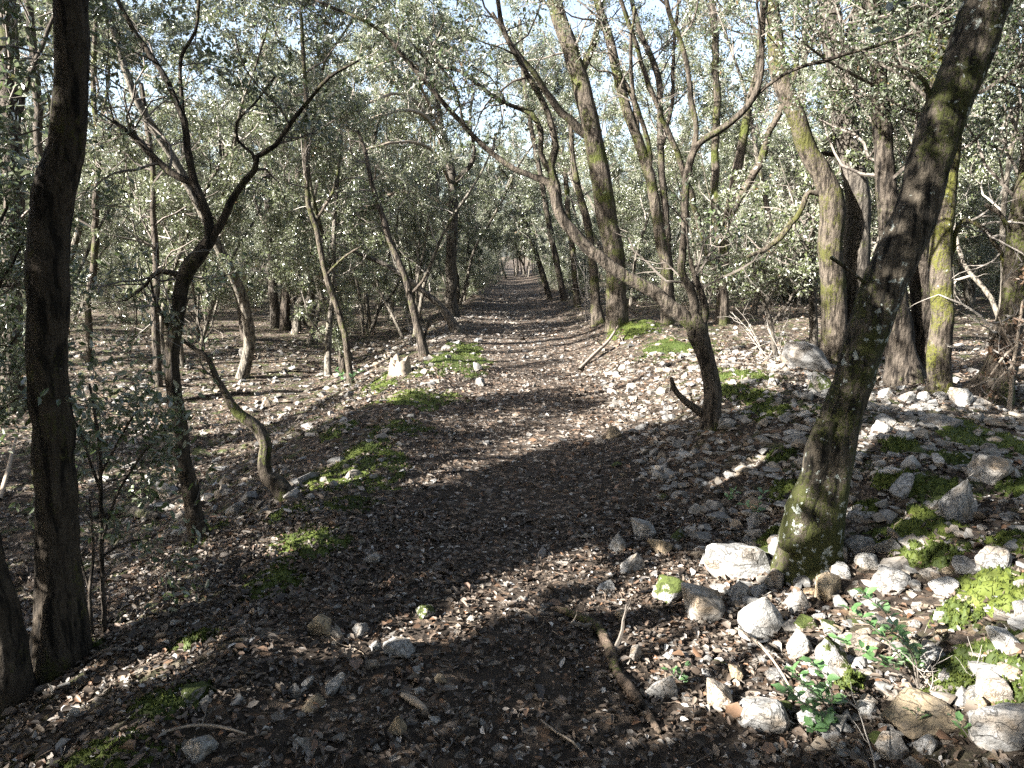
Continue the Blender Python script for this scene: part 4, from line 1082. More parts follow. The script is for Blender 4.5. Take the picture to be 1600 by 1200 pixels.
NAMED = [  # u, v of the foot, width px, height px, stone, label
    (1146, 918, 112, 62, ROCK_WHITE, 'largest blocky pale boulder in front of the leaning oak, with a shaded right side'),
    (1232, 888, 58, 42, ROCK_WHITE, 'white stone leaning against the foot of the leaning oak'),
    (1085, 976, 88, 56, ROCK, 'flat pinkish grey wedge of stone left of the big white slab'),
    (1050, 946, 64, 44, ROCK_MOSS, 'stone with a green moss cap left of the largest blocky boulder'),
    (1186, 1006, 84, 66, ROCK_WHITE, 'big dazzling white slab in the sun below the largest blocky boulder'),
    (1210, 925, 34, 32, ROCK, 'rounded egg shaped grey stone right of the largest blocky boulder'),
    (1190, 938, 36, 22, ROCK_WHITE, 'small white stone wedged between the blocky boulder and the egg shaped stone'),
    (1243, 931, 26, 22, ROCK, 'small square grey stone right of the egg shaped stone'),
    (1291, 940, 48, 38, ROCK_OCHRE, 'dark ochre stone below the foot of the leaning oak'),
    (1246, 962, 44, 36, ROCK, 'smooth grey stone right of the big white slab'),
    (1155, 942, 44, 30, ROCK, 'grey stone tucked under the front of the largest blocky boulder'),
    (1250, 1036, 42, 46, ROCK_WHITE, 'upright white stone behind the green seedling'),
    (1296, 1066, 54, 72, ROCK_MOSS, 'tall greenish slanting stone right of the upright white stone'),
    (1350, 1032, 64, 40, ROCK, 'blue grey slab under the leafy seedling twigs'),
    (1146, 1070, 28, 30, ROCK_OCHRE, 'round tan stone with a darker heart below the big white slab'),
    (1034, 1102, 46, 46, ROCK, 'angular grey stone standing on litter right of the mossy fallen branch'),
    (1114, 1114, 58, 48, ROCK_WHITE, 'white three cornered stone left of the long white block'),
    (1186, 1146, 84, 56, ROCK_WHITE, 'long white block lying slanted at the lower edge of the sunlit patch'),
    (1312, 884, 36, 30, ROCK, 'pinkish stone just right of the foot of the leaning oak'),
    (1337, 870, 36, 28, ROCK, 'grey stone above the row of flat stones right of the leaning oak'),
    (1360, 891, 44, 24, ROCK_WHITE, 'flat cream stone in the row right of the leaning oak foot'),
    (1384, 872, 40, 26, ROCK, 'grey stone at the upper end of the row right of the leaning oak'),
    (1318, 906, 34, 22, ROCK_WHITE, 'small white stone under the pinkish stone right of the leaning oak'),
    (1392, 928, 62, 42, ROCK, 'sharp ridged pale stone above the leafy seedling'),
    (988, 904, 38, 38, ROCK, 'upright pale stone with a dark right face at the sunny edge of the trail'),
    (964, 866, 30, 28, ROCK, 'dark lichened stone, left one of the three on the shaded trail edge'),
    (998, 846, 52, 32, ROCK, 'larger grey stone, rear one of the three on the shaded trail edge'),
    (1026, 870, 46, 26, ROCK_OCHRE, 'brownish flat stone, right one of the three on the shaded trail edge'),
    (1061, 850, 26, 24, ROCK_MOSS, 'small round stone wrapped in moss on the shaded trail edge'),
    (947, 928, 28, 20, ROCK_WHITE, 'small white stone on the litter above the mossy fallen branch'),
    (992, 1042, 24, 32, ROCK, 'narrow leaning grey stone right of the mossy fallen branch'),
    (972, 974, 22, 18, ROCK_OCHRE, 'small orange brown stone above the bend of the mossy fallen branch'),
    (1552, 902, 62, 44, ROCK, 'rough grey stone above the moss mats at the right edge'),
    (1558, 1026, 58, 42, ROCK_WHITE, 'pale lumpy stone set in moss at the right edge'),
    (1592, 975, 42, 36, ROCK, 'stone cut by the right edge of the photo beside the moss mats'),
    (1572, 1190, 124, 84, ROCK, 'large blue grey slab in the lower right corner'),
    (1446, 1140, 120, 42, ROCK_OCHRE, 'long beige slab lying under the two lone leaves at lower right'),
    (1390, 1188, 54, 36, ROCK, 'grey block at the bottom edge below the long beige slab'),
    (1446, 1178, 40, 26, ROCK, 'small tilted grey stone right of the grey block at the bottom edge'),
    (1506, 1110, 32, 34, ROCK_WHITE, 'pale yellow stone above the corner slab'),
    (1532, 1116, 22, 30, ROCK_OCHRE, 'brown upright stone beside the pale yellow stone above the corner slab'),
    (1562, 1102, 48, 40, ROCK, 'dark speckled stone above the brown upright stone at lower right'),
    (1258, 590, 80, 50, ROCK, 'weathered grey boulder in the glade behind the leaning oak'),
    (1278, 622, 42, 36, ROCK_MOSS, 'round stone covered by a bright moss cushion left of the leaning oak trunk'),
    (1544, 758, 70, 46, ROCK, 'broad grey stone on the mossy bank near the right edge'),
    (1494, 832, 64, 72, ROCK, 'steep slanting grey slab on the mossy bank'),
    (1406, 778, 64, 34, ROCK, 'dark flat stone half under moss right of the leaning oak'),
    (1470, 676, 64, 26, ROCK, 'long bluish stone on the bank below the straight upright trunk'),
    (1383, 628, 28, 20, ROCK_WHITE, 'first white stone of the sunlit row right of the leaning oak trunk'),
    (1416, 632, 28, 18, ROCK_WHITE, 'second white stone of the sunlit row right of the leaning oak trunk'),
    (1442, 634, 26, 18, ROCK_WHITE, 'middle white stone of the sunlit row below the straight upright trunk'),
    (1470, 632, 26, 20, ROCK_WHITE, 'white stone of the sunlit row right under the straight upright trunk'),
    (1495, 644, 42, 36, ROCK_WHITE, 'tallest white stone at the right end of the sunlit row'),
    (1412, 694, 34, 20, ROCK_WHITE, 'sunlit cream stone on the bank right of the leaning oak trunk'),
    (1378, 684, 32, 26, ROCK, 'grey rounded stone beside the leaning oak trunk, left of the cream stone'),
    (1122, 672, 24, 18, ROCK, 'grey stone at the right side of the forked oak foot'),
    (957, 690, 30, 22, ROCK_OCHRE, 'yellow faced stone standing alone in the shade at the middle of the trail'),
    (752, 606, 20, 14, ROCK_WHITE, 'white stone alone in the middle of the trail, near the moss edge'),
    (750, 632, 18, 12, ROCK, 'small stone in the trail just below the lone white stone'),
    (744, 582, 22, 14, ROCK, 'grey stone at the left trail edge in front of the stone strewn sunlit stretch'),
    (585, 884, 38, 20, ROCK, 'flat dull stone in the shade at left of the trail'),
    (496, 1000, 44, 38, ROCK_OCHRE, 'dark ochre block with a flat front on the shaded litter'),
    (528, 1002, 24, 24, ROCK, 'grey stone touching the right side of the dark ochre block'),
    (563, 1000, 26, 24, ROCK, 'bluish stone second to the right of the dark ochre block'),
    (622, 1030, 52, 28, ROCK_WHITE, 'knobbly white stone in the sunlit strip across the trail'),
    (586, 1026, 20, 26, ROCK_WHITE, 'narrow white stone left of the knobbly white stone'),
    (580, 1048, 26, 16, ROCK, 'smooth grey stone just below the narrow white stone'),
    (524, 1088, 40, 36, ROCK, 'blue grey wedge of stone on dark litter at lower left'),
    (482, 1078, 24, 22, ROCK, 'grey round stone left of the blue grey wedge'),
    (490, 1112, 34, 24, ROCK_OCHRE, 'orange stained stone below the blue grey wedge'),
    (462, 1092, 24, 22, ROCK, 'dull stone at the left of the orange stained stone'),
    (622, 1152, 30, 34, ROCK_OCHRE, 'orange and cream stone at the bottom centre of the photo'),
    (688, 1070, 20, 14, ROCK_OCHRE, 'small orange pebble right of the bark strip'),
    (664, 968, 30, 20, ROCK_MOSS, 'greenish stone at the head of the sunlit strip across the trail'),
    (112, 1128, 26, 20, ROCK_WHITE, 'pale stone catching light in the lower left corner'),
    (302, 1098, 48, 22, ROCK_MOSS, 'flat mossy stone sunk in litter at lower left'),
    (312, 1190, 50, 34, ROCK, 'dark stone at the bottom edge left of the trail'),
    (416, 642, 18, 18, ROCK_WHITE, 'bright white triangular stone on the low ground beyond the bent mossy trunk'),
    (384, 566, 22, 20, ROCK, 'grey stone heap top on the far left slope'),
    (372, 808, 40, 24, ROCK, 'grey stone on litter right of the slender forked oak'),
    (256, 782, 44, 26, ROCK, 'stone in the leaves left of the slender forked oak'),
    (640, 520, 18, 12, ROCK, 'stone at the foot of the thin dark stem left of the trail'),
]
for k, (u, v, w, h, m_, lab) in enumerate(NAMED):
    g = ground(u, v - h * .3)
    d = dep(g)
    stone(g, w * d / FPX * 1.24, h * d / FPX * 1.45, m_, lab, None, seed=k)
    LANDMARKS.append(('the ' + ' '.join(lab.split()[:4]) if False else None, u, v))
LANDMARKS = [l for l in LANDMARKS if l[0]]
LM_ROCK = [('the largest blocky boulder', 1146, 900), ('the big white slab', 1186, 980), ('the dark ochre block', 496, 985), ('the knobbly white stone', 622, 1020), ('the yellow faced stone', 957, 680),
           ('the steep slanting slab', 1494, 795), ('the weathered grey boulder', 1258, 570), ('the sunlit row of white stones', 1440, 625), ('the corner slab', 1570, 1150), ('the moss capped stone', 1278, 606),
           ('the upright pale stone', 988, 886), ('the long beige slab', 1445, 1120), ('the bright triangular stone', 416, 635), ('the lone white trail stone', 752, 600)]

# countless lesser stones: the largest are stones of their own, the rest is gravel
def region_stones(rng, n, box, px, right_bias=0):
    out = []
    while len(out) < n:
        u = rng.uniform(box[0], box[2]); v = rng.uniform(box[1], box[3])
        out.append((u, v, px[0] + (px[1] - px[0]) * rng.random() ** 2.2))
    return out
rng = np.random.default_rng(404)
cand = (region_stones(rng, 60, (1020, 880, 1420, 1120), (15, 34)) + region_stones(rng, 120, (1180, 860, 1600, 1190), (18, 46)) + region_stones(rng, 80, (1330, 620, 1600, 860), (14, 40)) + region_stones(rng, 62, (1000, 640, 1290, 840), (11, 32))
        + region_stones(rng, 30, (960, 530, 1290, 640), (9, 20)) + region_stones(rng, 34, (700, 470, 900, 570), (7, 15)) + region_stones(rng, 26, (430, 560, 700, 860), (10, 20))
        + region_stones(rng, 30, (200, 540, 620, 780), (9, 22)) + region_stones(rng, 24, (420, 930, 760, 1180), (12, 26)) + region_stones(rng, 14, (900, 720, 1150, 900), (12, 24)))
placed = [(u, v, w) for (u, v, w, *_r) in NAMED]
AUTO = []
for (u, v, w) in sorted(cand, key=lambda c: -c[2]):
    if any(abs(u - a) < (w + c) * .34 and abs(v - b) < (w + c) * .22 for a, b, c in placed): continue
    if any(abs(u - a[1]) < 22 and abs(v - a[2]) < 14 for a in LANDMARKS[:14]): continue
    if len(AUTO) + len(NAMED) >= 298: break
    placed.append((u, v, w)); AUTO.append((u, v, w))

def where(u, v, lms, k=0):
    ds = sorted(lms, key=lambda l: ((l[1] - u)) ** 2 + ((l[2] - v) * 1.6) ** 2)
    ph, a, b = ds[k]
    du, dv = u - a, (v - b) * 1.6
    if abs(du) > 2.2 * abs(dv): rel = 'right of' if du > 0 else 'left of'
    elif abs(dv) > 2.2 * abs(du): rel = 'in front of' if dv > 0 else 'behind'
    else: rel = ('in front and ' if dv > 0 else 'behind and ') + ('right of' if du > 0 else 'left of')
    far = math.hypot(du, dv)
    return ('close ' if far < 55 and ' and ' not in rel else '') + rel + ' ' + ph
ORD = ['', 'second ', 'third ', 'fourth ', 'fifth ', 'sixth ', 'seventh ', 'eighth ', 'ninth ', 'tenth ', 'eleventh ', 'twelfth ']
ALL_LM = LANDMARKS + LM_ROCK
seen = {}
for q, (u, v, w) in enumerate(AUTO):
    g = ground(u, v); d = dep(g); ww = w * d / FPX
    r = rng.random()
    right = u > 950
    m_ = ROCK_MOSS if (r < .2 and right) else ROCK_WHITE if r > .72 else ROCK_OCHRE if (.2 < r < .27) else ROCK
    tone = {ROCK_MOSS: 'mossy', ROCK_WHITE: 'pale', ROCK_OCHRE: 'tan', ROCK: 'grey'}[m_]
    size = 'tiny' if w < 13 else 'small' if w < 20 else 'middling' if w < 29 else 'large'
    base = f'{size} {tone} stone ' + where(u, v, ALL_LM)
    n_ = seen.get(base, 0); seen[base] = n_ + 1
    lab = base if n_ == 0 else f'{ORD[min(n_, 11)]}{base}'
    grp = 'stones on the rocky bank right of the trail' if right else 'stones on the trail and the slope left of it'
    stone(g, ww * 1.22, ww * rng.uniform(.55, .85), m_, lab, grp, seed=500 + q, big=w > 19)

def gravel():
    rng = np.random.default_rng(909)
    protos = []
    for me in SMALL[:10]:
        V = np.array([v.co[:] for v in me.vertices]); F = np.array([p.vertices[:] for p in me.polygons if len(p.vertices) == 3]); protos.append((V, F))
    pos = []
    def add(n, y0, y1, xf, s0, s1):
        y = np.sqrt(rng.uniform(y0 ** 2, y1 ** 2, n)); x = xf(y, n)
        s = s0 + (s1 - s0) * rng.random(n) ** 3
        pos.append(np.stack([x, y, s], 1))
    add(1700, 1.7, 6.5, lambda y, n: rng.uniform(.9, .8 * y + .9, n), .010, .05)         # right bank
    add(4200, 2.0, 9.5, lambda y, n: 1.0 + np.abs(rng.normal(0, 1, n)) * (.5 + .35 * y), .022, .080)
    add(1500, 5.0, 12, lambda y, n: rng.uniform(1.0, 6.5, n), .012, .07)
    add(1100, 1.7, 7.0, lambda y, n: rng.uniform(-1.6, 1.1, n), .006, .022)             # trail
    add(1300, 6.0, 20, lambda y, n: rng.normal(.2, .75, n), .012, .055)
    add(900, 20, 36, lambda y, n: rng.normal(.3, .8, n), .02, .06)
    add(2600, 4.5, 18, lambda y, n: rng.uniform(-.7 * y, -.9, n), .014, .085)            # left slope
    add(500, 2.2, 6.0, lambda y, n: rng.uniform(-.72 * y, -.9, n), .008, .035)
    pos = np.vstack(pos)
    far = (pos[:, 0] > .9) & (pos[:, 1] > 5.6) & (rng.random(len(pos)) < .55)
    pos = pos[~far]
    Z = H(pos[:, 0], pos[:, 1])
    parts = []
    which = rng.integers(0, len(protos), len(pos))
    for k, (V, F) in enumerate(protos):
        I = np.where(which == k)[0]; n = len(I)
        a = rng.uniform(0, 6.28, n); c, s = np.cos(a), np.sin(a)
        sx = pos[I, 2] * rng.uniform(.8, 1.3, n); sy = pos[I, 2] * rng.uniform(.7, 1.1, n); sz = pos[I, 2] * rng.uniform(.45, .8, n)
        X = V[None, :, 0] * sx[:, None]; Yv = V[None, :, 1] * sy[:, None]
        W = np.stack([X * c[:, None] - Yv * s[:, None] + pos[I, 0][:, None], X * s[:, None] + Yv * c[:, None] + pos[I, 1][:, None], V[None, :, 2] * sz[:, None] + (Z[I] + sz * .35)[:, None]], -1)
        parts.append((W.reshape(-1, 3), (F[None] + (np.arange(n) * len(V))[:, None, None]).reshape(-1, 3)))
    V, F = join(parts)
    tag(link('gravel', make_mesh('gravel', V, F, False, GRAVEL)), kind='stuff')
gravel()

# ------------------------------------------------------------------ moss
def moss_patch(u, v, w, h, label, seed, lift=.05, cat='moss'):
    rng = np.random.default_rng(seed)
    g = ground(u, v); d = dep(g)
    rx = (.78 if u < 760 else .66) * w * d / FPX
    ry = (.74 if u < 760 else .66) * abs(ground(u, v - h / 2)[1] - ground(u, v + h / 2)[1]); ry = max(min(ry, rx * 2.2), rx * .35)
    n = 34
    X, Y_ = np.meshgrid(np.linspace(-1.25, 1.25, n), np.linspace(-1.25, 1.25, n))
    def cover(x, y):
        r = np.sqrt(x * x + y * y)
        return 1 - r * r + .75 * fbm(x * 1.8 + seed, y * 1.8, seed=seed, octs=2) + .55 * vnoise(x * 5.5, y * 5.5, seed=seed + 4) - .12
    def height(x, y):
        m = cover(x, y)
        return np.clip(m, -.3, 1) * lift * (1 + .45 * vnoise(x * 6, y * 6, seed=seed + 2)) - .004
    def z(x, y): return H(g[0] + x * rx, g[1] + y * ry) - g[2] + height(x, y)
    V = np.stack([X * rx, Y_ * ry, z(X, Y_)], -1).reshape(-1, 3)
    i, j = np.meshgrid(np.arange(n - 1), np.arange(n - 1)); k = (j * n + i).ravel()
    F = np.stack([k, k + 1, k + 1 + n, k + n], -1)
    F = F[cover(V[F, 0].mean(1) / rx, V[F, 1].mean(1) / ry) > 0]
    root = thing('moss_cushion', label, cat, g)
    link('mat', make_mesh('mat', V, F, True, MOSS), root)
    m = int(min(7000, 1300 + 34000 * rx * ry))
    x = rng.uniform(-1.15, 1.15, m); y = rng.uniform(-1.15, 1.15, m); hh = height(x, y); ok = cover(x, y) > -.12 + rng.random(m) * .25; x, y, hh = x[ok], y[ok], np.maximum(hh[ok], 0); m = len(x)
    B = np.stack([x * rx, y * ry, H(g[0] + x * rx, g[1] + y * ry) - g[2] + hh - .003], -1)
    D = unit(rng.normal(size=(m, 3)) * .6 + np.array([0, 0, 1.0])); s = rng.uniform(.008, .019, m)[:, None] * (1 + .05 * d)
    Q = unit(np.cross(D, rng.normal(size=(m, 3)))) * s * .28
    T = np.stack([B - Q, B + Q, B + D * s], 1).reshape(-1, 3)
    tag(link('fronds', make_mesh('fronds', T, np.arange(3 * m).reshape(-1, 3), False, MOSS), root), kind='stuff')
for k, (u, v, w, h, lab) in enumerate([
    (1552, 930, 110, 70, 'thick bright moss mat between stones at the right edge'),
    (1545, 1030, 130, 66, 'largest humped moss cushion at the lower right, sloping to the edge'),
    (1430, 830, 110, 56, 'moss mat spreading below the steep slanting slab'),
    (1466, 768, 74, 50, 'dark green moss mound left of the broad grey stone'),
    (1552, 702, 120, 40, 'wide moss carpet under the long bluish stone near the right edge'),
    (1232, 768, 40, 34, 'small round moss tuft at the left side of the leaning oak trunk'),
    (1206, 848, 62, 26, 'thin moss fringe on the left of the leaning oak foot'),
    (1405, 700, 42, 22, 'small sunlit moss tuft by the cream stone'),
    (1182, 622, 44, 18, 'moss cushion between the forked oak and the moss capped stone'),
    (1205, 645, 50, 26, 'dark moss clump among stones right of the forked oak'),
    (1220, 715, 34, 20, 'little moss knob in the shade of the leaning oak'),
    (1050, 545, 120, 26, 'yellow green moss on the sunlit ground behind the forked oak'),
    (1000, 510, 70, 16, 'mossy strip at the foot of the tall mossy clump'),
    (1430, 868, 60, 30, 'moss creeping over the stones left of the slanting slab'),
    (1475, 868, 50, 28, 'moss lobe hanging below the steep slanting slab'),
    (1330, 1070, 30, 20, 'tiny moss spot by the greenish slanting stone'),
    (1490, 1075, 60, 36, 'loose moss tuft with dry stalks at the lower right'),
    (1590, 850, 60, 40, 'moss clump cut by the right edge above the rough grey stone'),
    (486, 846, 96, 44, 'bright moss mat on the trail shoulder right of the slender forked oak'),
    (430, 912, 70, 40, 'dim moss streak below the bright shoulder mat'),
    (566, 735, 110, 50, 'long moss bank right of the bent mossy trunk'),
    (500, 752, 70, 24, 'moss running from the foot of the bent mossy trunk'),
    (655, 618, 90, 24, 'sunlit yellow moss pad on the left trail edge'),
    (700, 566, 84, 28, 'sunlit moss by the trail in front of the grey trunk'),
    (625, 668, 70, 22, 'broken moss tufts on the shaded left trail edge'),
    (580, 695, 50, 18, 'small moss tufts above the long moss bank'),
    (600, 600, 70, 16, 'thin moss on the bank in front of the broken stump'),
    (725, 545, 40, 14, 'far moss spot on the left trail edge'),
    (306, 1002, 60, 16, 'narrow moss streak on the litter left of the dark ochre block'),
    (255, 1092, 80, 34, 'dull moss in the shade left of the flat mossy stone'),
    (165, 1180, 130, 40, 'moss patch at the bottom left edge'),
    (320, 838, 40, 18, 'moss collar at the foot of the slender forked oak'),
    (85, 1035, 90, 30, 'moss collar around the base of the thick dark trunk'),
    (1500, 722, 60, 24, 'moss film between the broad grey stone and the long bluish stone'),
    (1392, 748, 50, 26, 'dark moss pocket close to the right side of the leaning oak trunk'),
    (1584, 765, 56, 34, 'moss pad cut by the right edge beside the broad grey stone'),
    (1296, 640, 40, 18, 'moss dab right under the moss capped stone'),
    (1170, 588, 60, 18, 'moss film on the sunlit stones in front of the weathered boulder'),
    (1140, 610, 40, 18, 'moss lump just right of the forked oak foot'),
    (1500, 962, 60, 34, 'moss pad on the stones above the largest humped cushion'),
    (1592, 1085, 50, 40, 'moss clump at the right edge above the corner slab'),
    (1345, 800, 44, 24, 'shaded moss pocket behind the foot of the leaning oak'),
    (545, 790, 60, 22, 'faint moss below the long moss bank on the trail shoulder'),
    (455, 800, 60, 20, 'moss film between the bent mossy trunk and the bright shoulder mat'),
    (530, 668, 36, 16, 'small moss dab on the bank above the bent mossy trunk')]):
    moss_patch(u, v, w, h, lab, 700 + k, lift=.042 if u > 950 else .026)

# ------------------------------------------------------------------ green seedlings: every leaf is a leaf
def leaf_blade():
    t = np.linspace(0, 1, 6)
    w = np.array([.02, .20, .27, .24, .15, .0]); tooth = np.array([0, .04, -.02, .05, -.01, 0])
    V = []
    for k in range(6):
        x = t[k]; zc = .10 * math.sin(x * 3.1) - .12 * x * x
        V += [(x, w[k] + tooth[k], zc + .07 + .03 * (-1) ** k), (x, 0, zc), (x, -w[k] - tooth[k], zc + .07 - .03 * (-1) ** k)]
    F = []
    for k in range(5):
        a = k * 3
        F += [(a, a + 1, a + 4, a + 3), (a + 1, a + 2, a + 5, a + 4)]
    return make_mesh('leaf', np.array(V), np.array(F), True, LEAF_BUSH)
LEAFMESH = leaf_blade()
def seedling(label, u, v, stems, size, seed, cat='seedling', mat=LEAF_BUSH, nleaf=16):
    rng = np.random.default_rng(seed)
    b = ground(u, v); root = thing('oak_seedling', label, cat, b)
    for st in stems:
        pts = []
        for (su, sv, dy) in st:
            pts.append(at(su, sv, b[1] + dy) - b)
        P, R = resample(np.array(pts), np.linspace(.0035, .0012, len(pts)), .02)
        V, F = tube(P, R, 5); link('stem', make_mesh('stem', V, F, True, TWIG), root)
        T = unit(np.gradient(P, axis=0)); m = len(P)
        for k in range(nleaf):
            i = int(m * (.25 + .75 * (k + rng.random()) / nleaf)); i = min(i, m - 1)
            a = k * 2.4 + rng.normal() * .5
            q = np.array([math.cos(a), math.sin(a), rng.uniform(-.1, .5)])
            x = Vector(unit(q * .9 + T[i] * .5)); up = Vector((rng.normal() * .35, rng.normal() * .35, 1)); y = up.cross(x).normalized(); z = x.cross(y)
            s = size * rng.uniform(.65, 1.2)
            lf = link('leaf', LEAFMESH, root); 
            M = Matrix((x, y, z)).transposed().to_4x4(); M = Matrix.Translation(Vector(P[i] + np.array(x) * .006)) @ M @ Matrix.Scale(s, 4)
            lf.matrix_local = M
    return root
seedling('dense green oak seedling in front of the upright white stone at lower right', 1300, 1118,
         [[(1300, 1118, 0), (1285, 1095, -.02), (1262, 1075, -.04), (1240, 1050, -.05)], [(1300, 1118, 0), (1275, 1110, -.05), (1250, 1095, -.08), (1225, 1080, -.1)],
          [(1300, 1118, 0), (1300, 1090, -.05), (1290, 1060, -.04), (1270, 1035, 0)], [(1298, 1120, 0), (1290, 1128, -.07), (1280, 1135, -.1), (1270, 1140, -.12)]], .046, 81, nleaf=22)
seedling('sparse leafy seedling arching over the blue grey slab', 1435, 1075,
         [[(1435, 1075, 0), (1410, 1030, 0), (1370, 985, .02), (1330, 955, .04)], [(1435, 1075, 0), (1420, 1015, -.02), (1385, 960, 0), (1345, 925, .02)], [(1435, 1075, 0), (1430, 1030, -.02), (1405, 995, -.05), (1385, 985, -.06)],
          [(1420, 1060, 0), (1380, 1035, -.03), (1345, 1015, -.03), (1310, 1000, 0)]], .042, 82, nleaf=24)
seedling('tiny green seedling alone on the sunlit litter above the white three cornered stone', 1066, 1068, [[(1066, 1068, 0), (1064, 1055, 0), (1070, 1042, 0)], [(1066, 1068, 0), (1052, 1056, 0), (1046, 1048, 0)]], .035, 83, nleaf=6)
seedling('two lone green leaves on a stalk above the long beige slab', 1428, 1150, [[(1428, 1150, 0), (1430, 1130, 0), (1434, 1112, 0)]], .05, 84, nleaf=3)
seedling('small green sprig in the shade left of the leaning oak', 1186, 806, [[(1186, 806, 0), (1184, 790, 0), (1192, 772, 0)], [(1186, 806, 0), (1172, 795, 0), (1165, 790, 0)]], .045, 85, nleaf=6)
seedling('faint green sprig on the trail edge left of the shaded sprig', 1128, 792, [[(1128, 792, 0), (1138, 778, 0), (1150, 768, 0)]], .045, 86, nleaf=7)
seedling('dark leaved seedling at the lower right by the corner slab', 1520, 1160, [[(1520, 1160, 0), (1505, 1140, 0), (1490, 1122, 0)], [(1520, 1160, 0), (1530, 1140, 0), (1545, 1130, 0)]], .05, 87, nleaf=5)
seedling('green seedling at the foot of the thin pale stem', 545, 604, [[(545, 604, 0), (535, 590, 0), (525, 578, 0)], [(545, 604, 0), (552, 588, 0), (565, 580, 0)]], .085, 88, nleaf=9)

# ------------------------------------------------------------------ fallen leaves and twigs
def litter():
    rng = np.random.default_rng(515)
    def ring(n, y0, y1, size, detail, xmul=.8):
        y = np.sqrt(rng.uniform(y0 ** 2, y1 ** 2, n)); x = rng.uniform(-1, 1, n) * (xmul * y + .35)
        # trodden middle carries fewer whole leaves
        thin = np.exp(-((x - .1) / .55) ** 2) * .45 + .25 * (fbm(x * 1.2, y * 1.2, seed=61) < -.15) + .62 * sstep(1.0, 2.0, x) * (1 - .8 * sstep(5.2, 6.5, y))
        k = rng.random(n) > thin; x, y = x[k], y[k]; n = len(x)
        P = np.stack([x, y, H(x, y) + .008 * vnoise(x * 14, y * 14, seed=77) + rng.uniform(.002, .018, n)], 1)
        a = rng.uniform(0, 6.28, n)
        A = np.stack([np.cos(a), np.sin(a), rng.normal(size=n) * .28], 1)
        sz = size * np.exp(rng.normal(0, .33, n))[:, None]
        V, F = leaf_cloud(P, A, sz, rng, up=1.6, detail=detail, width=.5, curl=.3)
        # half of them lie upside down
        return V, F
    a = ring(40000, 1.3, 4.3, .026, True); b = ring(42000, 4.3, 10, .038, False); c = ring(30000, 10, 28, .055, False, .74)
    tag(link('leaf_litter', make_mesh('leaf_litter', a[0], a[1], True, LITTER)), kind='stuff')
    e = ring(34000, 1.3, 6, .014, False)
    V, F = join([b, c, e]); tag(link('far_leaf_litter', make_mesh('far_leaf_litter', V, F, False, LITTER)), kind='stuff')
    parts = []
    for k in range(620):
        y = math.sqrt(rng.uniform(1.5 ** 2, 8.0 ** 2)); x = rng.uniform(-1, 1) * (.78 * y + .3); a = rng.uniform(0, 6.28); ln = rng.uniform(.04, .24)
        d = np.array([math.cos(a), math.sin(a)]); s = np.linspace(-.5, .5, 5)[:, None] * ln
        q = np.array([x, y]) + s * d + rng.normal(size=(5, 2)) * ln * .05
        P = np.column_stack([q, H(q[:, 0], q[:, 1]) + .012 + rng.normal(size=5) * .004])
        parts.append(tube(P, np.linspace(1, .5, 5) * rng.uniform(.0012, .0036), 4, close=False))
    V, F = join(parts); tag(link('fallen_twigs', make_mesh('fallen_twigs', V, F, False, plain_mat('litter_twig', (.05, .035, .025), (.24, .19, .14), .8, 30))), kind='stuff')
litter()
def brown_leaf(u, v, size, label, seed):
    rng = np.random.default_rng(seed); g = ground(u, v)
    V = np.array([v_.co[:] for v_ in LEAFMESH.vertices]); F = np.array([p.vertices[:] for p in LEAFMESH.polygons])
    V = V * np.array([1, 1.5, 1.3])
    o = link('fallen_leaf', make_mesh('fallen_leaf', V, F, True, LEAF_BROWN), loc=(g[0], g[1], g[2] + .02), rot=(rng.normal() * .3, rng.normal() * .3, rng.uniform(0, 6.28)), scale=(size * .72,) * 3)
    tag(o, label, 'leaf')
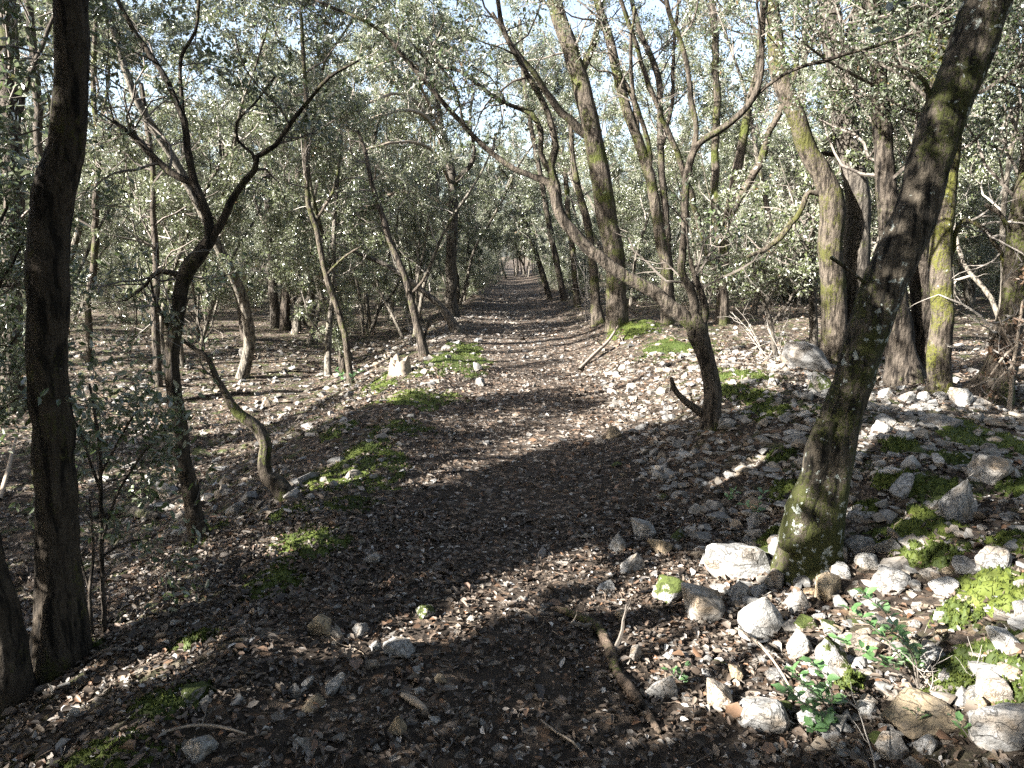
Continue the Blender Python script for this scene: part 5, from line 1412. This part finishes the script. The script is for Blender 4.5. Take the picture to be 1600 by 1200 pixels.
for k, (u, v, s, lab) in enumerate([(1050, 1030, .075, 'curled orange leaf on the sunlit litter above the tiny seedling'), (1158, 1130, .10, 'large rusty curled leaf at the left end of the long white block'),
    (556, 1038, .09, 'orange crumpled leaf left of the smooth grey stone'), (1590, 1020, .08, 'rusty leaf lying by the pale lumpy stone at the right edge'), (1212, 1180, .07, 'brown leaf at the bottom edge below the long white block'),
    (596, 922, .07, 'upright orange leaf tip on the litter left of the sunlit strip'), (1060, 980, .07, 'brown leaf leaning on the flat pinkish wedge'), (905, 655, .11, 'reddish withered leaf sprig in the sun at the middle of the trail')]):
    brown_leaf(u, v, s, lab, 900 + k)

# ------------------------------------------------------------------ words for the wood
KINDW = ['three stemmed', 'tall single stemmed', 'crooked twin stemmed', 'four stemmed', 'slim twin stemmed', 'low leaning']
PILLARS = [('the corner trunk', 15), ('the thick dark trunk', 90), ('the dark leafy sapling', 170), ('the slender forked oak', 290), ('the bent mossy trunk', 400), ('the thin pale stem', 510), ('the broken stump', 625), ('the grey trunk left of the trail', 706),
           ('the end of the trail', 800), ('the bare shoots', 890), ('the tall mossy clump', 958), ('the forked oak', 1085), ('the fanning oak', 1150), ('the pale leaved bough', 1220), ('the mossy pair', 1315), ('the leaning oak', 1400),
           ('the straight upright trunk', 1472), ('the withered sapling', 1545), ('the mossy trunk at the right edge', 1590)]
seen = {}
for o, k in WOOD:
    u, v, d = project(np.array(o.location)); u = float(u)
    ph, pu = min(PILLARS, key=lambda p: abs(p[1] - u))
    side = 'straight behind' if abs(u - pu) < 22 else ('behind and left of' if u < pu else 'behind and right of')
    if u < -30: ph, side = 'the left edge of the photo', 'beyond'
    if u > 1630: ph, side = 'the right edge of the photo', 'beyond'
    base = f'{KINDW[k]} oak {side} {ph}'
    n_ = seen.get(base, 0); seen[base] = n_ + 1
    o['label'] = base if n_ == 0 else f'{base}, {ORD[min(n_, 11)].strip()} one back'
    o['category'] = 'tree'; o['group'] = 'oaks of the wood beyond the trail'
seen = {}
for k, o in enumerate(SHR):
    u, v, d = project(np.array(o.location)); u = float(u)
    ph, pu = min(PILLARS, key=lambda p: abs(p[1] - u))
    base = ('bushy green shrub ' if k % 2 == 0 else 'low sparse shrub ') + ('behind and left of ' if u < pu else 'behind and right of ') + ph
    n_ = seen.get(base, 0); seen[base] = n_ + 1
    o['label'] = base if n_ == 0 else f'{base}, {ORD[n_].strip()} along'
    o['group'] = 'shrubs of the undergrowth'

for o in COL.objects:
    if o.parent is None and o.get('label') and len(o['label'].split()) > 16: print('LONG', len(o['label'].split()), o['label'])
